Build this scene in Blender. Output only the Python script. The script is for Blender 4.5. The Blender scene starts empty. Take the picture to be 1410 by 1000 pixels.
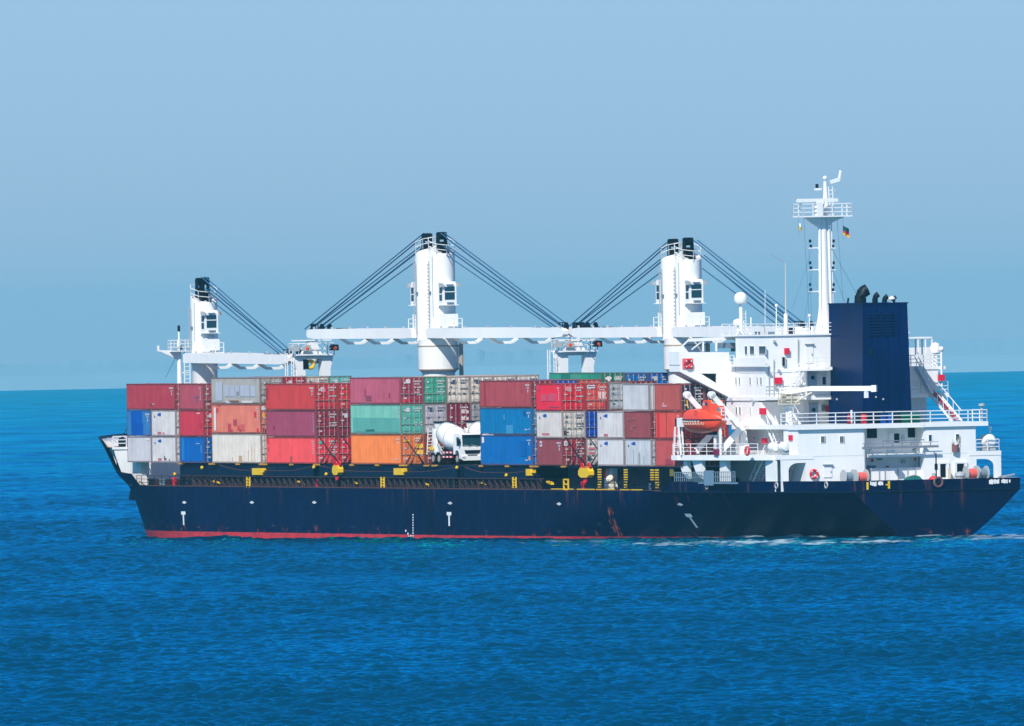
import bpy, math, random
import numpy as np
from mathutils import Vector, Matrix
R = math.radians
random.seed(7)
rng = np.random.default_rng(11)
scn = bpy.context.scene
COL = scn.collection

# ------------------------------------------------------------------ camera
FPX, ROLL, PITCH = 32700.0, .0192, 53/32700.0          # focal length in 1410-px pixels, roll, pitch
CAM = Vector((0, -2271, 20.05))
cp, sp = math.cos(PITCH), math.sin(PITCH)
c_fw = Vector((0, cp, -sp)); _u0 = Vector((0, sp, cp)); _r0 = Vector((1, 0, 0))
c_rt = _r0*math.cos(ROLL) - _u0*math.sin(ROLL)
c_up = _r0*math.sin(ROLL) + _u0*math.cos(ROLL)
cam_d = bpy.data.cameras.new("camera")
cam_d.sensor_width = 36; cam_d.lens = 36*FPX/1410
cam_d.clip_start = 10; cam_d.clip_end = 200000
cam = bpy.data.objects.new("camera", cam_d); COL.objects.link(cam)
cam.matrix_world = Matrix(((c_rt.x, c_up.x, -c_fw.x, CAM.x), (c_rt.y, c_up.y, -c_fw.y, CAM.y),
                           (c_rt.z, c_up.z, -c_fw.z, CAM.z), (0, 0, 0, 1)))
scn.camera = cam

# ------------------------------------------------------------------ light
SUN_EL, SUN_LEFT = R(42), R(21)                         # sun behind the camera, to its left
world = bpy.data.worlds.new("World"); scn.world = world; world.use_nodes = True
wn = world.node_tree; wn.nodes.clear()
sky = wn.nodes.new("ShaderNodeTexSky"); sky.sky_type = 'NISHITA'; sky.sun_disc = False
sky.sun_elevation = SUN_EL; sky.sun_rotation = math.pi + SUN_LEFT
sky.air_density = 1.0; sky.dust_density = 0.3; sky.ozone_density = 3.0
tint = wn.nodes.new("ShaderNodeMix"); tint.data_type = 'RGBA'; tint.blend_type = 'MULTIPLY'
tint.inputs[0].default_value = 1.0
# hazy sea air: the low sky is bluer than the clean model sky
gc = wn.nodes.new("ShaderNodeTexCoord"); gs_ = wn.nodes.new("ShaderNodeSeparateXYZ"); wn.links.new(gc.outputs['Generated'], gs_.inputs[0])
gm = wn.nodes.new("ShaderNodeMapRange"); gm.interpolation_type = 'SMOOTHSTEP'; gm.inputs[1].default_value = .10; gm.inputs[2].default_value = .65
wn.links.new(gs_.outputs[2], gm.inputs[0])
gt = wn.nodes.new("ShaderNodeMix"); gt.data_type = 'RGBA'; gt.inputs[6].default_value = (.318, .508, .94, 1); gt.inputs[7].default_value = (1.0, .97, .93, 1)
wn.links.new(gm.outputs[0], gt.inputs[0]); wn.links.new(gt.outputs[2], tint.inputs[7])
bg = wn.nodes.new("ShaderNodeBackground"); bg.inputs[1].default_value = .10
wo = wn.nodes.new("ShaderNodeOutputWorld")
wn.links.new(sky.outputs[0], tint.inputs[6]); wn.links.new(tint.outputs[2], bg.inputs[0]); wn.links.new(bg.outputs[0], wo.inputs[0])
sun_d = bpy.data.lights.new("sun", 'SUN'); sun_d.energy = 3.9; sun_d.angle = R(.5); sun_d.color = (1, .96, .89)
sun = bpy.data.objects.new("sun", sun_d); COL.objects.link(sun)
s_dir = Vector((-math.sin(SUN_LEFT)*math.cos(SUN_EL), -math.cos(SUN_LEFT)*math.cos(SUN_EL), math.sin(SUN_EL)))
sun.rotation_euler = (-s_dir).to_track_quat('-Z', 'Y').to_euler(); sun.location = s_dir*300
vs = scn.view_settings
vs.view_transform = 'Standard'; vs.look = 'None'; vs.gamma = 1; vs.exposure = 0.46; vs.use_curve_mapping = False

# ------------------------------------------------------------------ ship frame (x forward, y port, z up)
TH, TAU, SEA_Z = .417, .0055, -.45
sF = Vector((-math.sin(TH), math.cos(TH), TAU)); sP = Vector((-math.cos(TH), -math.sin(TH), 0))
sF.normalize(); sU = sF.cross(sP).normalized()
sO = -67*sF - 13.4*sP; sO.z = -.53
SHIPM = Matrix(((sF.x, sP.x, sU.x, sO.x), (sF.y, sP.y, sU.y, sO.y), (sF.z, sP.z, sU.z, sO.z), (0, 0, 0, 1)))
SHIPI = SHIPM.inverted()
def at(px, py, x=None, y=None, z=None):
    """the ship point seen at a photo pixel on the plane x=, y= or z= of the ship"""
    d = c_fw + c_rt*((px-705)/FPX) - c_up*((py-500)/FPX)
    o = SHIPI @ CAM; d = SHIPI.to_3x3() @ d
    k, v = (0, x) if x is not None else (1, y) if y is not None else (2, z)
    return o + d*((v-o[k])/d[k])

# ------------------------------------------------------------------ mesh builder
class MB:
    def __init__(s): s.v, s.f = [], []
    def add(s, vs, fs):
        b = len(s.v); s.v += [tuple(q) for q in vs]; s.f += [tuple(i+b for i in f) for f in fs]; return s
    def box(s, x0, x1, y0, y1, z0, z1):
        if x0 > x1: x0, x1 = x1, x0
        if y0 > y1: y0, y1 = y1, y0
        if z0 > z1: z0, z1 = z1, z0
        return s.add([(x0,y0,z0),(x1,y0,z0),(x1,y1,z0),(x0,y1,z0),(x0,y0,z1),(x1,y0,z1),(x1,y1,z1),(x0,y1,z1)],
              [(0,3,2,1),(4,5,6,7),(0,1,5,4),(1,2,6,5),(2,3,7,6),(3,0,4,7)])
    def bar(s, p, q, w, h=None, upv=(0,0,1)):
        p, q = Vector(p), Vector(q); h = h or w
        d = (q-p).normalized(); u = Vector(upv)
        if abs(d.dot(u)) > .98: u = Vector((1,0,0))
        a = d.cross(u).normalized(); b = a.cross(d)
        vs = []
        for c in (p, q):
            for i, j in ((-1,-1),(1,-1),(1,1),(-1,1)): vs.append(c + a*(i*w/2) + b*(j*h/2))
        return s.add(vs, [(0,3,2,1),(4,5,6,7),(0,1,5,4),(1,2,6,5),(2,3,7,6),(3,0,4,7)])
    def tube(s, pts, r, n=6, r2=None, cap=True):
        pts = [Vector(p) for p in pts]; m = len(pts); vs = []
        for i, p in enumerate(pts):
            d = (pts[min(i+1,m-1)]-pts[max(i-1,0)]).normalized()
            u = Vector((0,0,1)) if abs(d.z) < .9 else Vector((1,0,0))
            a = d.cross(u).normalized(); b = a.cross(d)
            rr = r if r2 is None else r + (r2-r)*i/(m-1)
            for k in range(n):
                t = 2*math.pi*k/n; vs.append(p + a*(rr*math.cos(t)) + b*(rr*math.sin(t)))
        fs = [(i*n+k, i*n+(k+1)%n, (i+1)*n+(k+1)%n, (i+1)*n+k) for i in range(m-1) for k in range(n)]
        if cap: fs += [tuple(range(n-1,-1,-1)), tuple((m-1)*n+k for k in range(n))]
        return s.add(vs, fs)
    def lathe(s, prof, c=(0,0,0), axis='z', n=24, sx=1, sy=1):
        c = Vector(c); vs = []
        for (r, h) in prof:
            for k in range(n):
                t = 2*math.pi*k/n; a, b = r*math.cos(t)*sx, r*math.sin(t)*sy
                vs.append(c + (Vector((a,b,h)) if axis=='z' else Vector((h,a,b)) if axis=='x' else Vector((b,h,a))))
        m = len(prof)
        fs = [(i*n+k, i*n+(k+1)%n, (i+1)*n+(k+1)%n, (i+1)*n+k) for i in range(m-1) for k in range(n)]
        if prof[0][0] > 1e-4: fs.append(tuple(range(n-1,-1,-1)))
        if prof[-1][0] > 1e-4: fs.append(tuple((m-1)*n+k for k in range(n)))
        return s.add(vs, fs)
    def cyl(s, c, r, z0, z1, n=24): return s.lathe([(r,z0),(r,z1)], c, 'z', n)
    def prism(s, poly, plane, a, b):
        """polygon in plane 'xz' / 'yz' / 'xy', swept from a to b along the third axis"""
        n = len(poly); vs = []
        for t in (a, b):
            for (p, q) in poly: vs.append((p,t,q) if plane=='xz' else (t,p,q) if plane=='yz' else (p,q,t))
        return s.add(vs, [tuple(range(n)), tuple(range(2*n-1,n-1,-1))] + [(i,n+i,n+(i+1)%n,(i+1)%n) for i in range(n)])
    def torus(s, c, Rr, r, axis='x', n=20, m=8):
        c = Vector(c); vs = []
        for i in range(n):
            t = 2*math.pi*i/n
            for k in range(m):
                q = 2*math.pi*k/m; d = Rr + r*math.cos(q); a, b, h = d*math.cos(t), d*math.sin(t), r*math.sin(q)
                vs.append(c + (Vector((h,a,b)) if axis=='x' else Vector((a,h,b)) if axis=='y' else Vector((a,b,h))))
        return s.add(vs, [(i*m+k, ((i+1)%n)*m+k, ((i+1)%n)*m+(k+1)%m, i*m+(k+1)%m) for i in range(n) for k in range(m)])
    def sphere(s, c, r, n=14, m=8, sz=1.):
        return s.lathe([(max(r*math.sin(math.pi*i/m), 1e-5), -r*sz*math.cos(math.pi*i/m)) for i in range(m+1)], c, 'z', n)
    def rail(s, pts, h=1.0, rails=3, sp=1.5, r=.035, rp=None):
        """guard rail on a base line of points: posts and parallel bars"""
        pts = [Vector(p) for p in pts]; rp = rp or r
        for a, b in zip(pts[:-1], pts[1:]):
            n = max(1, round((b-a).length/sp))
            for i in range(n+1):
                p = a.lerp(b, i/n); s.bar(p, p+Vector((0,0,h)), rp*2)
            for k in range(1, rails+1):
                z = Vector((0,0,h*k/rails)); s.bar(a+z, b+z, r*2)
        return s
    def ladder(s, p, q, w=.45, side=(0,1,0), step=.3, r=.025):
        p, q, sd = Vector(p), Vector(q), Vector(side)*(w/2)
        s.bar(p-sd, q-sd, r*2); s.bar(p+sd, q+sd, r*2)
        n = int((q-p).length/step)
        for i in range(1, n): c = p.lerp(q, i/n); s.bar(c-sd, c+sd, r*1.6)
        return s
    def stairs(s, p, q, w=.8, side=(0,1,0), step=.25, rail=True):
        p, q, sd = Vector(p), Vector(q), Vector(side)*(w/2)
        for e in (-1, 1):
            s.bar(p+sd*e, q+sd*e, .06, .22)
            if rail:
                up = Vector((0,0,.95)); s.bar(p+sd*e+up, q+sd*e+up, .06)
                for i in range(4):
                    c = p.lerp(q, (i+.5)/4)+sd*e; s.bar(c, c+up, .05)
        n = max(3, int(abs(q.z-p.z)/step)); d = (q-p); d.z = 0; d.normalize()
        for i in range(n):
            c = p.lerp(q, (i+.5)/n); s.bar(c-sd, c+sd, .22, .04)
        return s
    def mesh(s, name, smooth=False):
        me = bpy.data.meshes.new(name); me.from_pydata(s.v, [], s.f); me.update()
        if smooth:
            me.polygons.foreach_set('use_smooth', [True]*len(me.polygons))
            me.set_sharp_from_angle(angle=R(40))
        return me
def ob(name, mb, mat, parent=None, smooth=False, label=None):
    me = mb.mesh(name, smooth) if isinstance(mb, MB) else mb
    if mat and not me.materials: me.materials.append(mat)
    o = bpy.data.objects.new(name, me); COL.objects.link(o)
    if parent: o.parent = parent
    if label: o["label"] = label
    return o
def tag(o, label, cat, group=None):
    o["label"] = label; o["category"] = cat
    if group: o["group"] = group
    return o
def thing(name, label, cat, loc=(0,0,0), rz=0, group=None):
    """an Empty standing at a ship-frame point, turned with the ship"""
    o = bpy.data.objects.new(name, None); COL.objects.link(o); o.empty_display_size = .3
    o.matrix_world = SHIPM @ Matrix.Translation(Vector(loc)) @ Matrix.Rotation(rz, 4, 'Z')
    return tag(o, label, cat, group)

# ------------------------------------------------------------------ materials
def lin(c):
    return tuple((v/255/12.92) if v/255 <= .04045 else ((v/255+.055)/1.055)**2.4 for v in c)
def paint(name, rgb, k=1.0, rough=.5, var=.12, rust=0., rust_rgb=(120,62,38), scale=.6, objcol=False, metal=0., dirt=0., streak=.12, spec=.35):
    """weathered paint: blotchy tone, vertical streaks and rust spots in the coat itself"""
    m = bpy.data.materials.new(name); m.use_nodes = True; nt = m.node_tree; N = nt.nodes; L = nt.links
    b = N["Principled BSDF"]; b.inputs['Roughness'].default_value = rough; b.inputs['Metallic'].default_value = metal
    b.inputs['Specular IOR Level'].default_value = spec
    tc = N.new("ShaderNodeTexCoord"); oi = N.new("ShaderNodeObjectInfo")
    off = N.new("ShaderNodeVectorMath"); off.operation = 'ADD'
    sc = N.new("ShaderNodeMath"); sc.operation = 'MULTIPLY'; sc.inputs[1].default_value = 57.3
    L.new(oi.outputs['Random'], sc.inputs[0])
    cb = N.new("ShaderNodeCombineXYZ"); L.new(sc.outputs[0], cb.inputs[0]); L.new(sc.outputs[0], cb.inputs[1])
    L.new(tc.outputs['Object'], off.inputs[0]); L.new(cb.outputs[0], off.inputs[1])
    n1 = N.new("ShaderNodeTexNoise"); n1.inputs['Scale'].default_value = scale; n1.inputs['Detail'].default_value = 5
    L.new(off.outputs[0], n1.inputs['Vector'])
    st = N.new("ShaderNodeVectorMath"); st.operation = 'MULTIPLY'; st.inputs[1].default_value = (2.2, 2.2, streak)
    L.new(off.outputs[0], st.inputs[0])
    n2 = N.new("ShaderNodeTexNoise"); n2.inputs['Scale'].default_value = 1.3; n2.inputs['Detail'].default_value = 4
    L.new(st.outputs[0], n2.inputs['Vector'])
    sm = N.new("ShaderNodeMath"); sm.operation = 'ADD'; L.new(n1.outputs[0], sm.inputs[0]); L.new(n2.outputs[0], sm.inputs[1])
    mr = N.new("ShaderNodeMapRange"); mr.inputs[1].default_value = .6; mr.inputs[2].default_value = 1.4
    mr.inputs[3].default_value = 1-var*1.3; mr.inputs[4].default_value = 1+var*.7
    L.new(sm.outputs[0], mr.inputs[0])
    mul = N.new("ShaderNodeMix"); mul.data_type = 'RGBA'; mul.blend_type = 'MULTIPLY'; mul.inputs[0].default_value = 1
    c = tuple(v*k for v in lin(rgb))+(1,)
    if objcol: L.new(oi.outputs['Color'], mul.inputs[6])
    else: mul.inputs[6].default_value = c
    cc = N.new("ShaderNodeCombineColor")
    for i in range(3): L.new(mr.outputs[0], cc.inputs[i])
    L.new(cc.outputs[0], mul.inputs[7])
    out = mul.outputs[2]
    if rust > 0:
        n3 = N.new("ShaderNodeTexNoise"); n3.inputs['Scale'].default_value = 1.1; n3.inputs['Detail'].default_value = 8
        n3.inputs['Roughness'].default_value = .65
        st2 = N.new("ShaderNodeVectorMath"); st2.operation = 'MULTIPLY'; st2.inputs[1].default_value = (1.6, 1.6, .45)
        L.new(off.outputs[0], st2.inputs[0]); L.new(st2.outputs[0], n3.inputs['Vector'])
        rp = N.new("ShaderNodeMapRange"); rp.inputs[1].default_value = .72-rust*.25; rp.inputs[2].default_value = .80-rust*.2
        L.new(n3.outputs[0], rp.inputs[0])
        mx = N.new("ShaderNodeMix"); mx.data_type = 'RGBA'; mx.inputs[7].default_value = lin(rust_rgb)+(1,)
        L.new(rp.outputs[0], mx.inputs[0]); L.new(out, mx.inputs[6]); out = mx.outputs[2]
    L.new(out, b.inputs['Base Color'])
    return m
WHITE = paint('white_paint', (238,238,236), .92, .45, .05, .06, (190,150,115))
WHITE2 = paint('weathered_white_paint', (232,230,224), .93, .5, .08, .25, (160,110,75))
RAILW = paint('rail_white', (235,235,235), .9, .5, .05)
NAVYF = paint('funnel_blue', (0,30,80), .9, .36, .48, .0, scale=.25, streak=.06, spec=.08)  # strong blotches and streaks put cloudy reflections into the blue
DARK = paint('dark_steel', (14,30,46), .8, .5, .2, spec=.2)
BLACK = paint('black_grease', (4,18,34), .7, .5, .2, spec=.2)
CABLE = paint('wire_rope', (52,104,144), .8, .6, .1)  # rope steel lightened to blue, haze included in the colour
NAVYD = paint('deck_navy', (4,32,60), .75, .5, .25, .10, (88,48,40), spec=.15)
RUSTD = paint('deck_oxide', (140,84,70), .8, .8, .25, .3, (90,55,45))
YELLOW = paint('yellow_paint', (245,200,20), .85, .45, .1)
REDP = paint('red_paint', (215,25,45), .85, .45, .08)
REDB = paint('fire_box_red', (225,20,60), .85, .4, .05)
ORANGE = paint('lifeboat_orange', (238,78,48), .9, .35, .06)
GREY = paint('grey_steel', (120,140,155), .8, .5, .12)
LGREY = paint('light_grey', (185,190,192), .8, .5, .1)
GALV = paint('galvanised', (185,172,165), .75, .45, .1)
LAV = paint('shaded_white_paint', (205,208,214), .85, .5, .05)  # white toned down to lavender shade, for parts out of the sun
TIRE = paint('rubber', (26,30,34), .8, .8, .15)
GREENT = paint('green_net', (10,110,105), .8, .8, .25)
BLUEB = paint('blue_plastic', (0,90,185), .85, .4, .05)
GREENB = paint('green_plastic', (0,112,80), .85, .4, .05)
BUOY = paint('buoy_red', (240,50,50), .9, .5, .05)
SALM = paint('rope_salmon', (235,100,90), .85, .8, .1)
CANVAS = paint('cream_canvas', (215,205,185), .85, .8, .1)
AMBER = paint('lamp_amber', (235,90,35), .9, .3, .2)
BOXC = paint('container_paint', (200,200,200), 1, .5, .19, .13, (105,58,42), objcol=True, scale=.8)
BOXD = paint('container_door_paint', (200,200,200), 1, .5, .2, .08, (95,55,42), objcol=True, scale=1.2)
MARKC = paint('marking_paint', (200,200,200), 1, .5, .12, objcol=True)
FRAMEC = paint('container_frame', (112,70,62), 1, .6, .25, .12, (70,40,34), objcol=True)
GLASS = bpy.data.materials.new('window_glass'); GLASS.use_nodes = True
_b = GLASS.node_tree.nodes["Principled BSDF"]; _b.inputs['Base Color'].default_value = (.012,.05,.075,1); _b.inputs['Roughness'].default_value = .06
_t = GLASS.node_tree.nodes.new("ShaderNodeTexNoise"); _t.inputs['Scale'].default_value = 1.2
_m = GLASS.node_tree.nodes.new("ShaderNodeMapRange"); _m.inputs[3].default_value = .03; _m.inputs[4].default_value = .25
GLASS.node_tree.links.new(_t.outputs[0], _m.inputs[0]); GLASS.node_tree.links.new(_m.outputs[0], _b.inputs['Roughness'])

# hull paint: navy above the boot line, red antifouling below, scuffs and rust near the water, streaks
def hull_mat():
    m = bpy.data.materials.new('hull_paint'); m.use_nodes = True; nt = m.node_tree; N = nt.nodes; L = nt.links
    b = N["Principled BSDF"]; b.inputs['Roughness'].default_value = .42; b.inputs['Specular IOR Level'].default_value = .06
    tc = N.new("ShaderNodeTexCoord"); sep = N.new("ShaderNodeSeparateXYZ"); L.new(tc.outputs['Object'], sep.inputs[0])
    def mth(op, a, bb, c=None):
        n = N.new("ShaderNodeMath"); n.operation = op
        for i, v in enumerate((a, bb, c)):
            if v is None: continue
            if isinstance(v, (int, float)): n.inputs[i].default_value = v
            else: L.new(v, n.inputs[i])
        return n.outputs[0]
    def mr(v, a, bb, c=0., d=1.):
        n = N.new("ShaderNodeMapRange"); L.new(v, n.inputs[0])
        for i, q in enumerate((a, bb, c, d)): n.inputs[i+1].default_value = q
        return n.outputs[0]
    def noise(scale, mul, det=5, ro=.55):
        v = N.new("ShaderNodeVectorMath"); v.operation = 'MULTIPLY'; v.inputs[1].default_value = mul; L.new(tc.outputs['Object'], v.inputs[0])
        n = N.new("ShaderNodeTexNoise"); n.inputs['Scale'].default_value = scale; n.inputs['Detail'].default_value = det
        n.inputs['Roughness'].default_value = ro; L.new(v.outputs[0], n.inputs['Vector']); return n.outputs[0]
    def mix(f, a, bb):
        n = N.new("ShaderNodeMix"); n.data_type = 'RGBA'; L.new(f, n.inputs[0])
        for i, v in ((6, a), (7, bb)):
            if isinstance(v, tuple): n.inputs[i].default_value = v+(1,)
            else: L.new(v, n.inputs[i])
        return n.outputs[2]
    big = noise(.09, (1,1,1.5)); strk = noise(1.0, (.9,.9,.05), 6)
    tone = mr(mth('ADD', big, strk), .65, 1.4)
    col = mix(tone, lin((0,10,42)), lin((0,23,64)))
    # pale chalky scuffs in long thin dashes, denser towards the water
    sc = noise(1.0, (.35,.35,2.6), 8, .7)
    band = mr(sep.outputs[2], .2, 2.2, 1., .35)
    scf = mth('MULTIPLY', mr(sc, .62, .72), band)
    col = mix(mth('MULTIPLY', scf, .5), col, lin((105,130,148)))
    # welded plate seams: faint vertical and horizontal lines
    def seam(v, pitch, w):
        f = mth('FRACT', mth('DIVIDE', v, pitch), 0); return mth('LESS_THAN', f, w/pitch)
    sm_ = mth('MAXIMUM', seam(sep.outputs[0], 9.3, .09), seam(mth('ADD', sep.outputs[2], 20), 2.05, .05))
    col = mix(mth('MULTIPLY', sm_, .30), col, lin((0,18,44)))
    # rust along the boot line
    rn = noise(1.0, (1.1,1.1,.8), 8, .72)
    rb = mth('MULTIPLY', mr(rn, .57, .66), mr(sep.outputs[2], .15, .9, 1., 0.))
    col = mix(mth('MULTIPLY', rb, .75), col, lin((165,78,48)))
    # the big rust scar amidships aft
    dx = mth('ABSOLUTE', mth('SUBTRACT', sep.outputs[0], 43.6), 0)
    sx = mr(dx, .4, 2.0, 1., 0.); sz = mth('MULTIPLY', mr(sep.outputs[2], 2.2, 3.0, 1., 0.), mr(sep.outputs[1], 8, 9))
    sn = noise(1.0, (2.6,2.6,.5), 7, .7)
    scar = mr(mth('ADD', sn, mth('MULTIPLY', sx, .30)), .80, .86)
    col = mix(mth('MULTIPLY', mth('MULTIPLY', scar, sz), mr(sx, 0, .15)), col, lin((165,84,58)))
    # rust runs below the deck edge
    dr = noise(1.0, (1.3,1.3,.12), 6, .6)
    dd = mth('MULTIPLY', mr(dr, .58, .68), mr(sep.outputs[2], 2.4, 4.4, 0., .5))
    col = mix(dd, col, lin((96,60,52)))
    # boot topping
    bn = noise(1.0, (.8,.8,2.), 6, .65)
    red = mix(mr(bn, .45, .7), lin((200,52,62)), lin((150,50,56)))
    edge = mth('ADD', sep.outputs[2], mth('MULTIPLY', mth('SUBTRACT', bn, .5), .06))
    edge = mth('SUBTRACT', edge, mr(sep.outputs[0], 30, 75, .10, 0.))
    col = mix(mr(edge, -.03, .0, 1., 0.), col, red)
    L.new(col, b.inputs['Base Color'])
    bp = N.new("ShaderNodeBump"); bp.inputs['Strength'].default_value = .25; bp.inputs['Distance'].default_value = .3
    pl = noise(.35, (1,1,1.2), 2); L.new(pl, bp.inputs['Height']); L.new(bp.outputs[0], b.inputs['Normal'])
    return m
HULL = hull_mat()

def on_sea(px, py):
    d = c_fw + c_rt*((px-705)/FPX) - c_up*((py-500)/FPX); t = (SEA_Z-CAM.z)/d.z; return CAM.x+d.x*t, CAM.y+d.y*t
WAKE = [on_sea(930, 748)+on_sea(1200, 750)+(14, .8), on_sea(1330, 741)+on_sea(1420, 743)+(7, .62), on_sea(760, 746)+on_sea(930, 747.5)+(7, .35), on_sea(1180, 746)+on_sea(1340, 744)+(6, .4)]
# ------------------------------------------------------------------ sea: one fan of wind-rippled water from in front of the camera to the horizon
RE = 5.35e6
def sea_mesh():
    ds = [1060.0]
    while ds[-1] < 19500: ds.append(ds[-1] + max(.34, ds[-1]*.0003) + max(0, ds[-1]-2600)*.0009)
    ds = np.array(ds); nc = 430
    th = np.linspace(-.027, .027, nc); th = np.sign(th)*np.abs(th)
    D, T = np.meshgrid(ds, th, indexing='ij')
    X = D*np.tan(T); Y = -2271 + D
    Z = np.zeros_like(X)
    g = np.random.default_rng(5)
    cell = np.maximum(D*.054/nc, np.gradient(ds)[:, None]*.75)     # local grid size: leave out waves too short for it
    wd = R(-76)                                                    # wind direction
    for k in range(110):
        lam = .75*(15/.75)**g.random()**1.35; a = wd + g.normal(0, .50); kk = 2*math.pi/lam
        amp = .0122*lam**.48*(.6+.8*g.random())*(1 if lam < 4 else .62)
        w = np.clip((lam/cell-1.3)/1.3, 0, 1)
        ph = kk*(X*math.cos(a)+Y*math.sin(a))+g.random()*6.283
        sn = np.sin(ph)
        Z += (amp*w)*(sn + .22*np.cos(2*ph))
    # gusts: patches of rougher and smoother water
    gs = np.zeros_like(X)
    for k in range(14):
        lam = 45+240*g.random(); a = g.random()*6.283
        gs += np.sin(2*math.pi/lam*(X*math.cos(a)*1.6+Y*math.sin(a))+g.random()*6.283)
    gs = np.clip(.5+gs/9, 0, 1)
    Z *= .62+.62*gs
    # wash and foam along the after body
    rel = np.stack([X-sO.x, Y-sO.y], -1)
    sx = rel[..., 0]*sF.x + rel[..., 1]*sF.y; sy = rel[..., 0]*sP.x + rel[..., 1]*sP.y
    fn = np.zeros_like(X)
    for k in range(26):
        lam = .9+6*g.random(); a = g.random()*6.283
        fn += np.sin(2*math.pi/lam*(X*math.cos(a)+Y*math.sin(a)*.5)+g.random()*6.283)
    fn = .5+fn/11
    half = np.interp(sx, [-40, 0, 60, 140, 168, 182], [3.2, 3.4, 14, 14, 9.2, 1.])
    dist = np.abs(sy)-half
    near = np.clip(1-(dist-.2)/np.interp(sx, [-60, 0, 30, 60, 150, 175], [9, 6., 5.5, 2.2, 1.0, 1.6]), 0, 1)*np.where((sx > -70) & (sx < 182), 1, 0)
    wake = np.interp(sx, [-75, -20, 2, 26, 42, 60, 150, 172, 182], [.10, .34, .30, .70, .34, .06, .03, .12, .0])
    foam = np.clip((near*1.15*wake + .62*fn*np.clip(near*3, 0, 1) - .56)/.32, 0, 1)
    Z += .02*foam*fn + near*.03*np.interp(sx, [-60, 0, 40, 80], [1, 1, .8, 0])*fn
    foam *= .55
    for (ax, ay, bx, by, hwid, amt) in WAKE:             # streaks of foam drifting off the quarter and astern
        dx, dy = bx-ax, by-ay; L = math.hypot(dx, dy); u = ((X-ax)*dx+(Y-ay)*dy)/L; p = ((X-ax)*dy-(Y-ay)*dx)/L
        e = np.clip(1-np.abs(p)/hwid, 0, 1)*np.clip(u/(.3*L), 0, 1)*np.clip((L-u)/(.25*L), 0, 1)
        foam = np.maximum(foam, np.clip(e*amt*1.5+(fn-.5)*1.5*(e > 0)-.35, 0, 1)*amt)
    caps = np.clip((Z-.42)/.25, 0, 1)*np.clip((fn-.62)/.2, 0, 1)*np.where(D < 6000, 1, 0)
    foam = np.maximum(foam, caps*.0)
    Z += SEA_Z - (X*X+Y*Y)/(2*RE)
    nr = len(ds)
    v = np.stack([X, Y, Z], -1).reshape(-1, 3)
    i = np.arange(nr-1)[:, None]*nc + np.arange(nc-1)[None, :]
    q = np.stack([i, i+1, i+nc+1, i+nc], -1).reshape(-1, 4)
    # the wide sheet of water outside the fan, a little lower
    rr = [0, 300, 700, 1200, 2000, 3500, 6000, 9000, 12000, 16000, 20500]; na = 96
    ov = [(0, 0, SEA_Z-.9)] + [(r*math.cos(2*math.pi*k/na), r*math.sin(2*math.pi*k/na), SEA_Z-.9-r*r/(2*RE)) for r in rr[1:] for k in range(na)]
    b = len(v); oq = []
    for j in range(len(rr)-2):
        for k in range(na):
            o = b+1+j*na; oq.append((o+k, o+na+k, o+na+(k+1) % na, o+(k+1) % na))
    ot = [(b, b+1+k, b+1+(k+1) % na) for k in range(na)]
    allv = np.concatenate([v, np.array(ov)]).astype(np.float32)
    oq = np.array(oq); ot = np.array(ot)
    me = bpy.data.meshes.new("sea")
    nq, nt_ = len(q)+len(oq), len(ot)
    me.vertices.add(len(allv)); me.vertices.foreach_set('co', allv.ravel())
    loops = np.concatenate([q.ravel(), oq.ravel(), ot.ravel()]).astype(np.int32)
    me.loops.add(len(loops)); me.loops.foreach_set('vertex_index', loops)
    me.polygons.add(nq+nt_)
    st = np.concatenate([np.arange(nq)*4, nq*4+np.arange(nt_)*3]).astype(np.int32)
    me.polygons.foreach_set('loop_start', st)
    me.polygons.foreach_set('use_smooth', np.ones(nq+nt_, bool))
    at_ = me.attributes.new('foam', 'FLOAT', 'POINT')
    at_.data.foreach_set('value', np.concatenate([foam.ravel(), np.zeros(len(ov))]).astype(np.float32))
    me.update(calc_edges=True); me.validate()
    return me
wm = bpy.data.materials.new('sea_water'); wm.use_nodes = True; _n = wm.node_tree.nodes; _l = wm.node_tree.links; _n.clear()
_df = _n.new("ShaderNodeBsdfDiffuse"); _gl = _n.new("ShaderNodeBsdfGlossy"); _gl.inputs['Color'].default_value = (.0, .67, .87, 1); _gl.inputs['Roughness'].default_value = .07
_fr = _n.new("ShaderNodeFresnel"); _fr.inputs['IOR'].default_value = 1.333
_ms = _n.new("ShaderNodeMixShader"); _wo = _n.new("ShaderNodeOutputMaterial"); _l.new(_ms.outputs[0], _wo.inputs['Surface'])
_a = _n.new("ShaderNodeAttribute"); _a.attribute_name = 'foam'
_mx = _n.new("ShaderNodeMix"); _mx.data_type = 'RGBA'; _mx.inputs[6].default_value = (.0, .040, .096, 1); _mx.inputs[7].default_value = (.38, .50, .57, 1)
_l.new(_a.outputs['Fac'], _mx.inputs[0]); _l.new(_mx.outputs[2], _df.inputs['Color'])
_fm = _n.new("ShaderNodeMath"); _fm.operation = 'MULTIPLY'; _fm.inputs[1].default_value = .78; _l.new(_fr.outputs[0], _fm.inputs[0])
_pv = _n.new("ShaderNodeVectorMath"); _pv.operation = 'MULTIPLY'; _pv.inputs[1].default_value = (1.0, .22, 0); _tp = _n.new("ShaderNodeTexCoord"); _l.new(_tp.outputs['Object'], _pv.inputs[0])
_pn = _n.new("ShaderNodeTexNoise"); _pn.inputs['Scale'].default_value = .035; _pn.inputs['Detail'].default_value = 9; _pn.inputs['Roughness'].default_value = .68; _l.new(_pv.outputs[0], _pn.inputs['Vector'])
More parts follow.
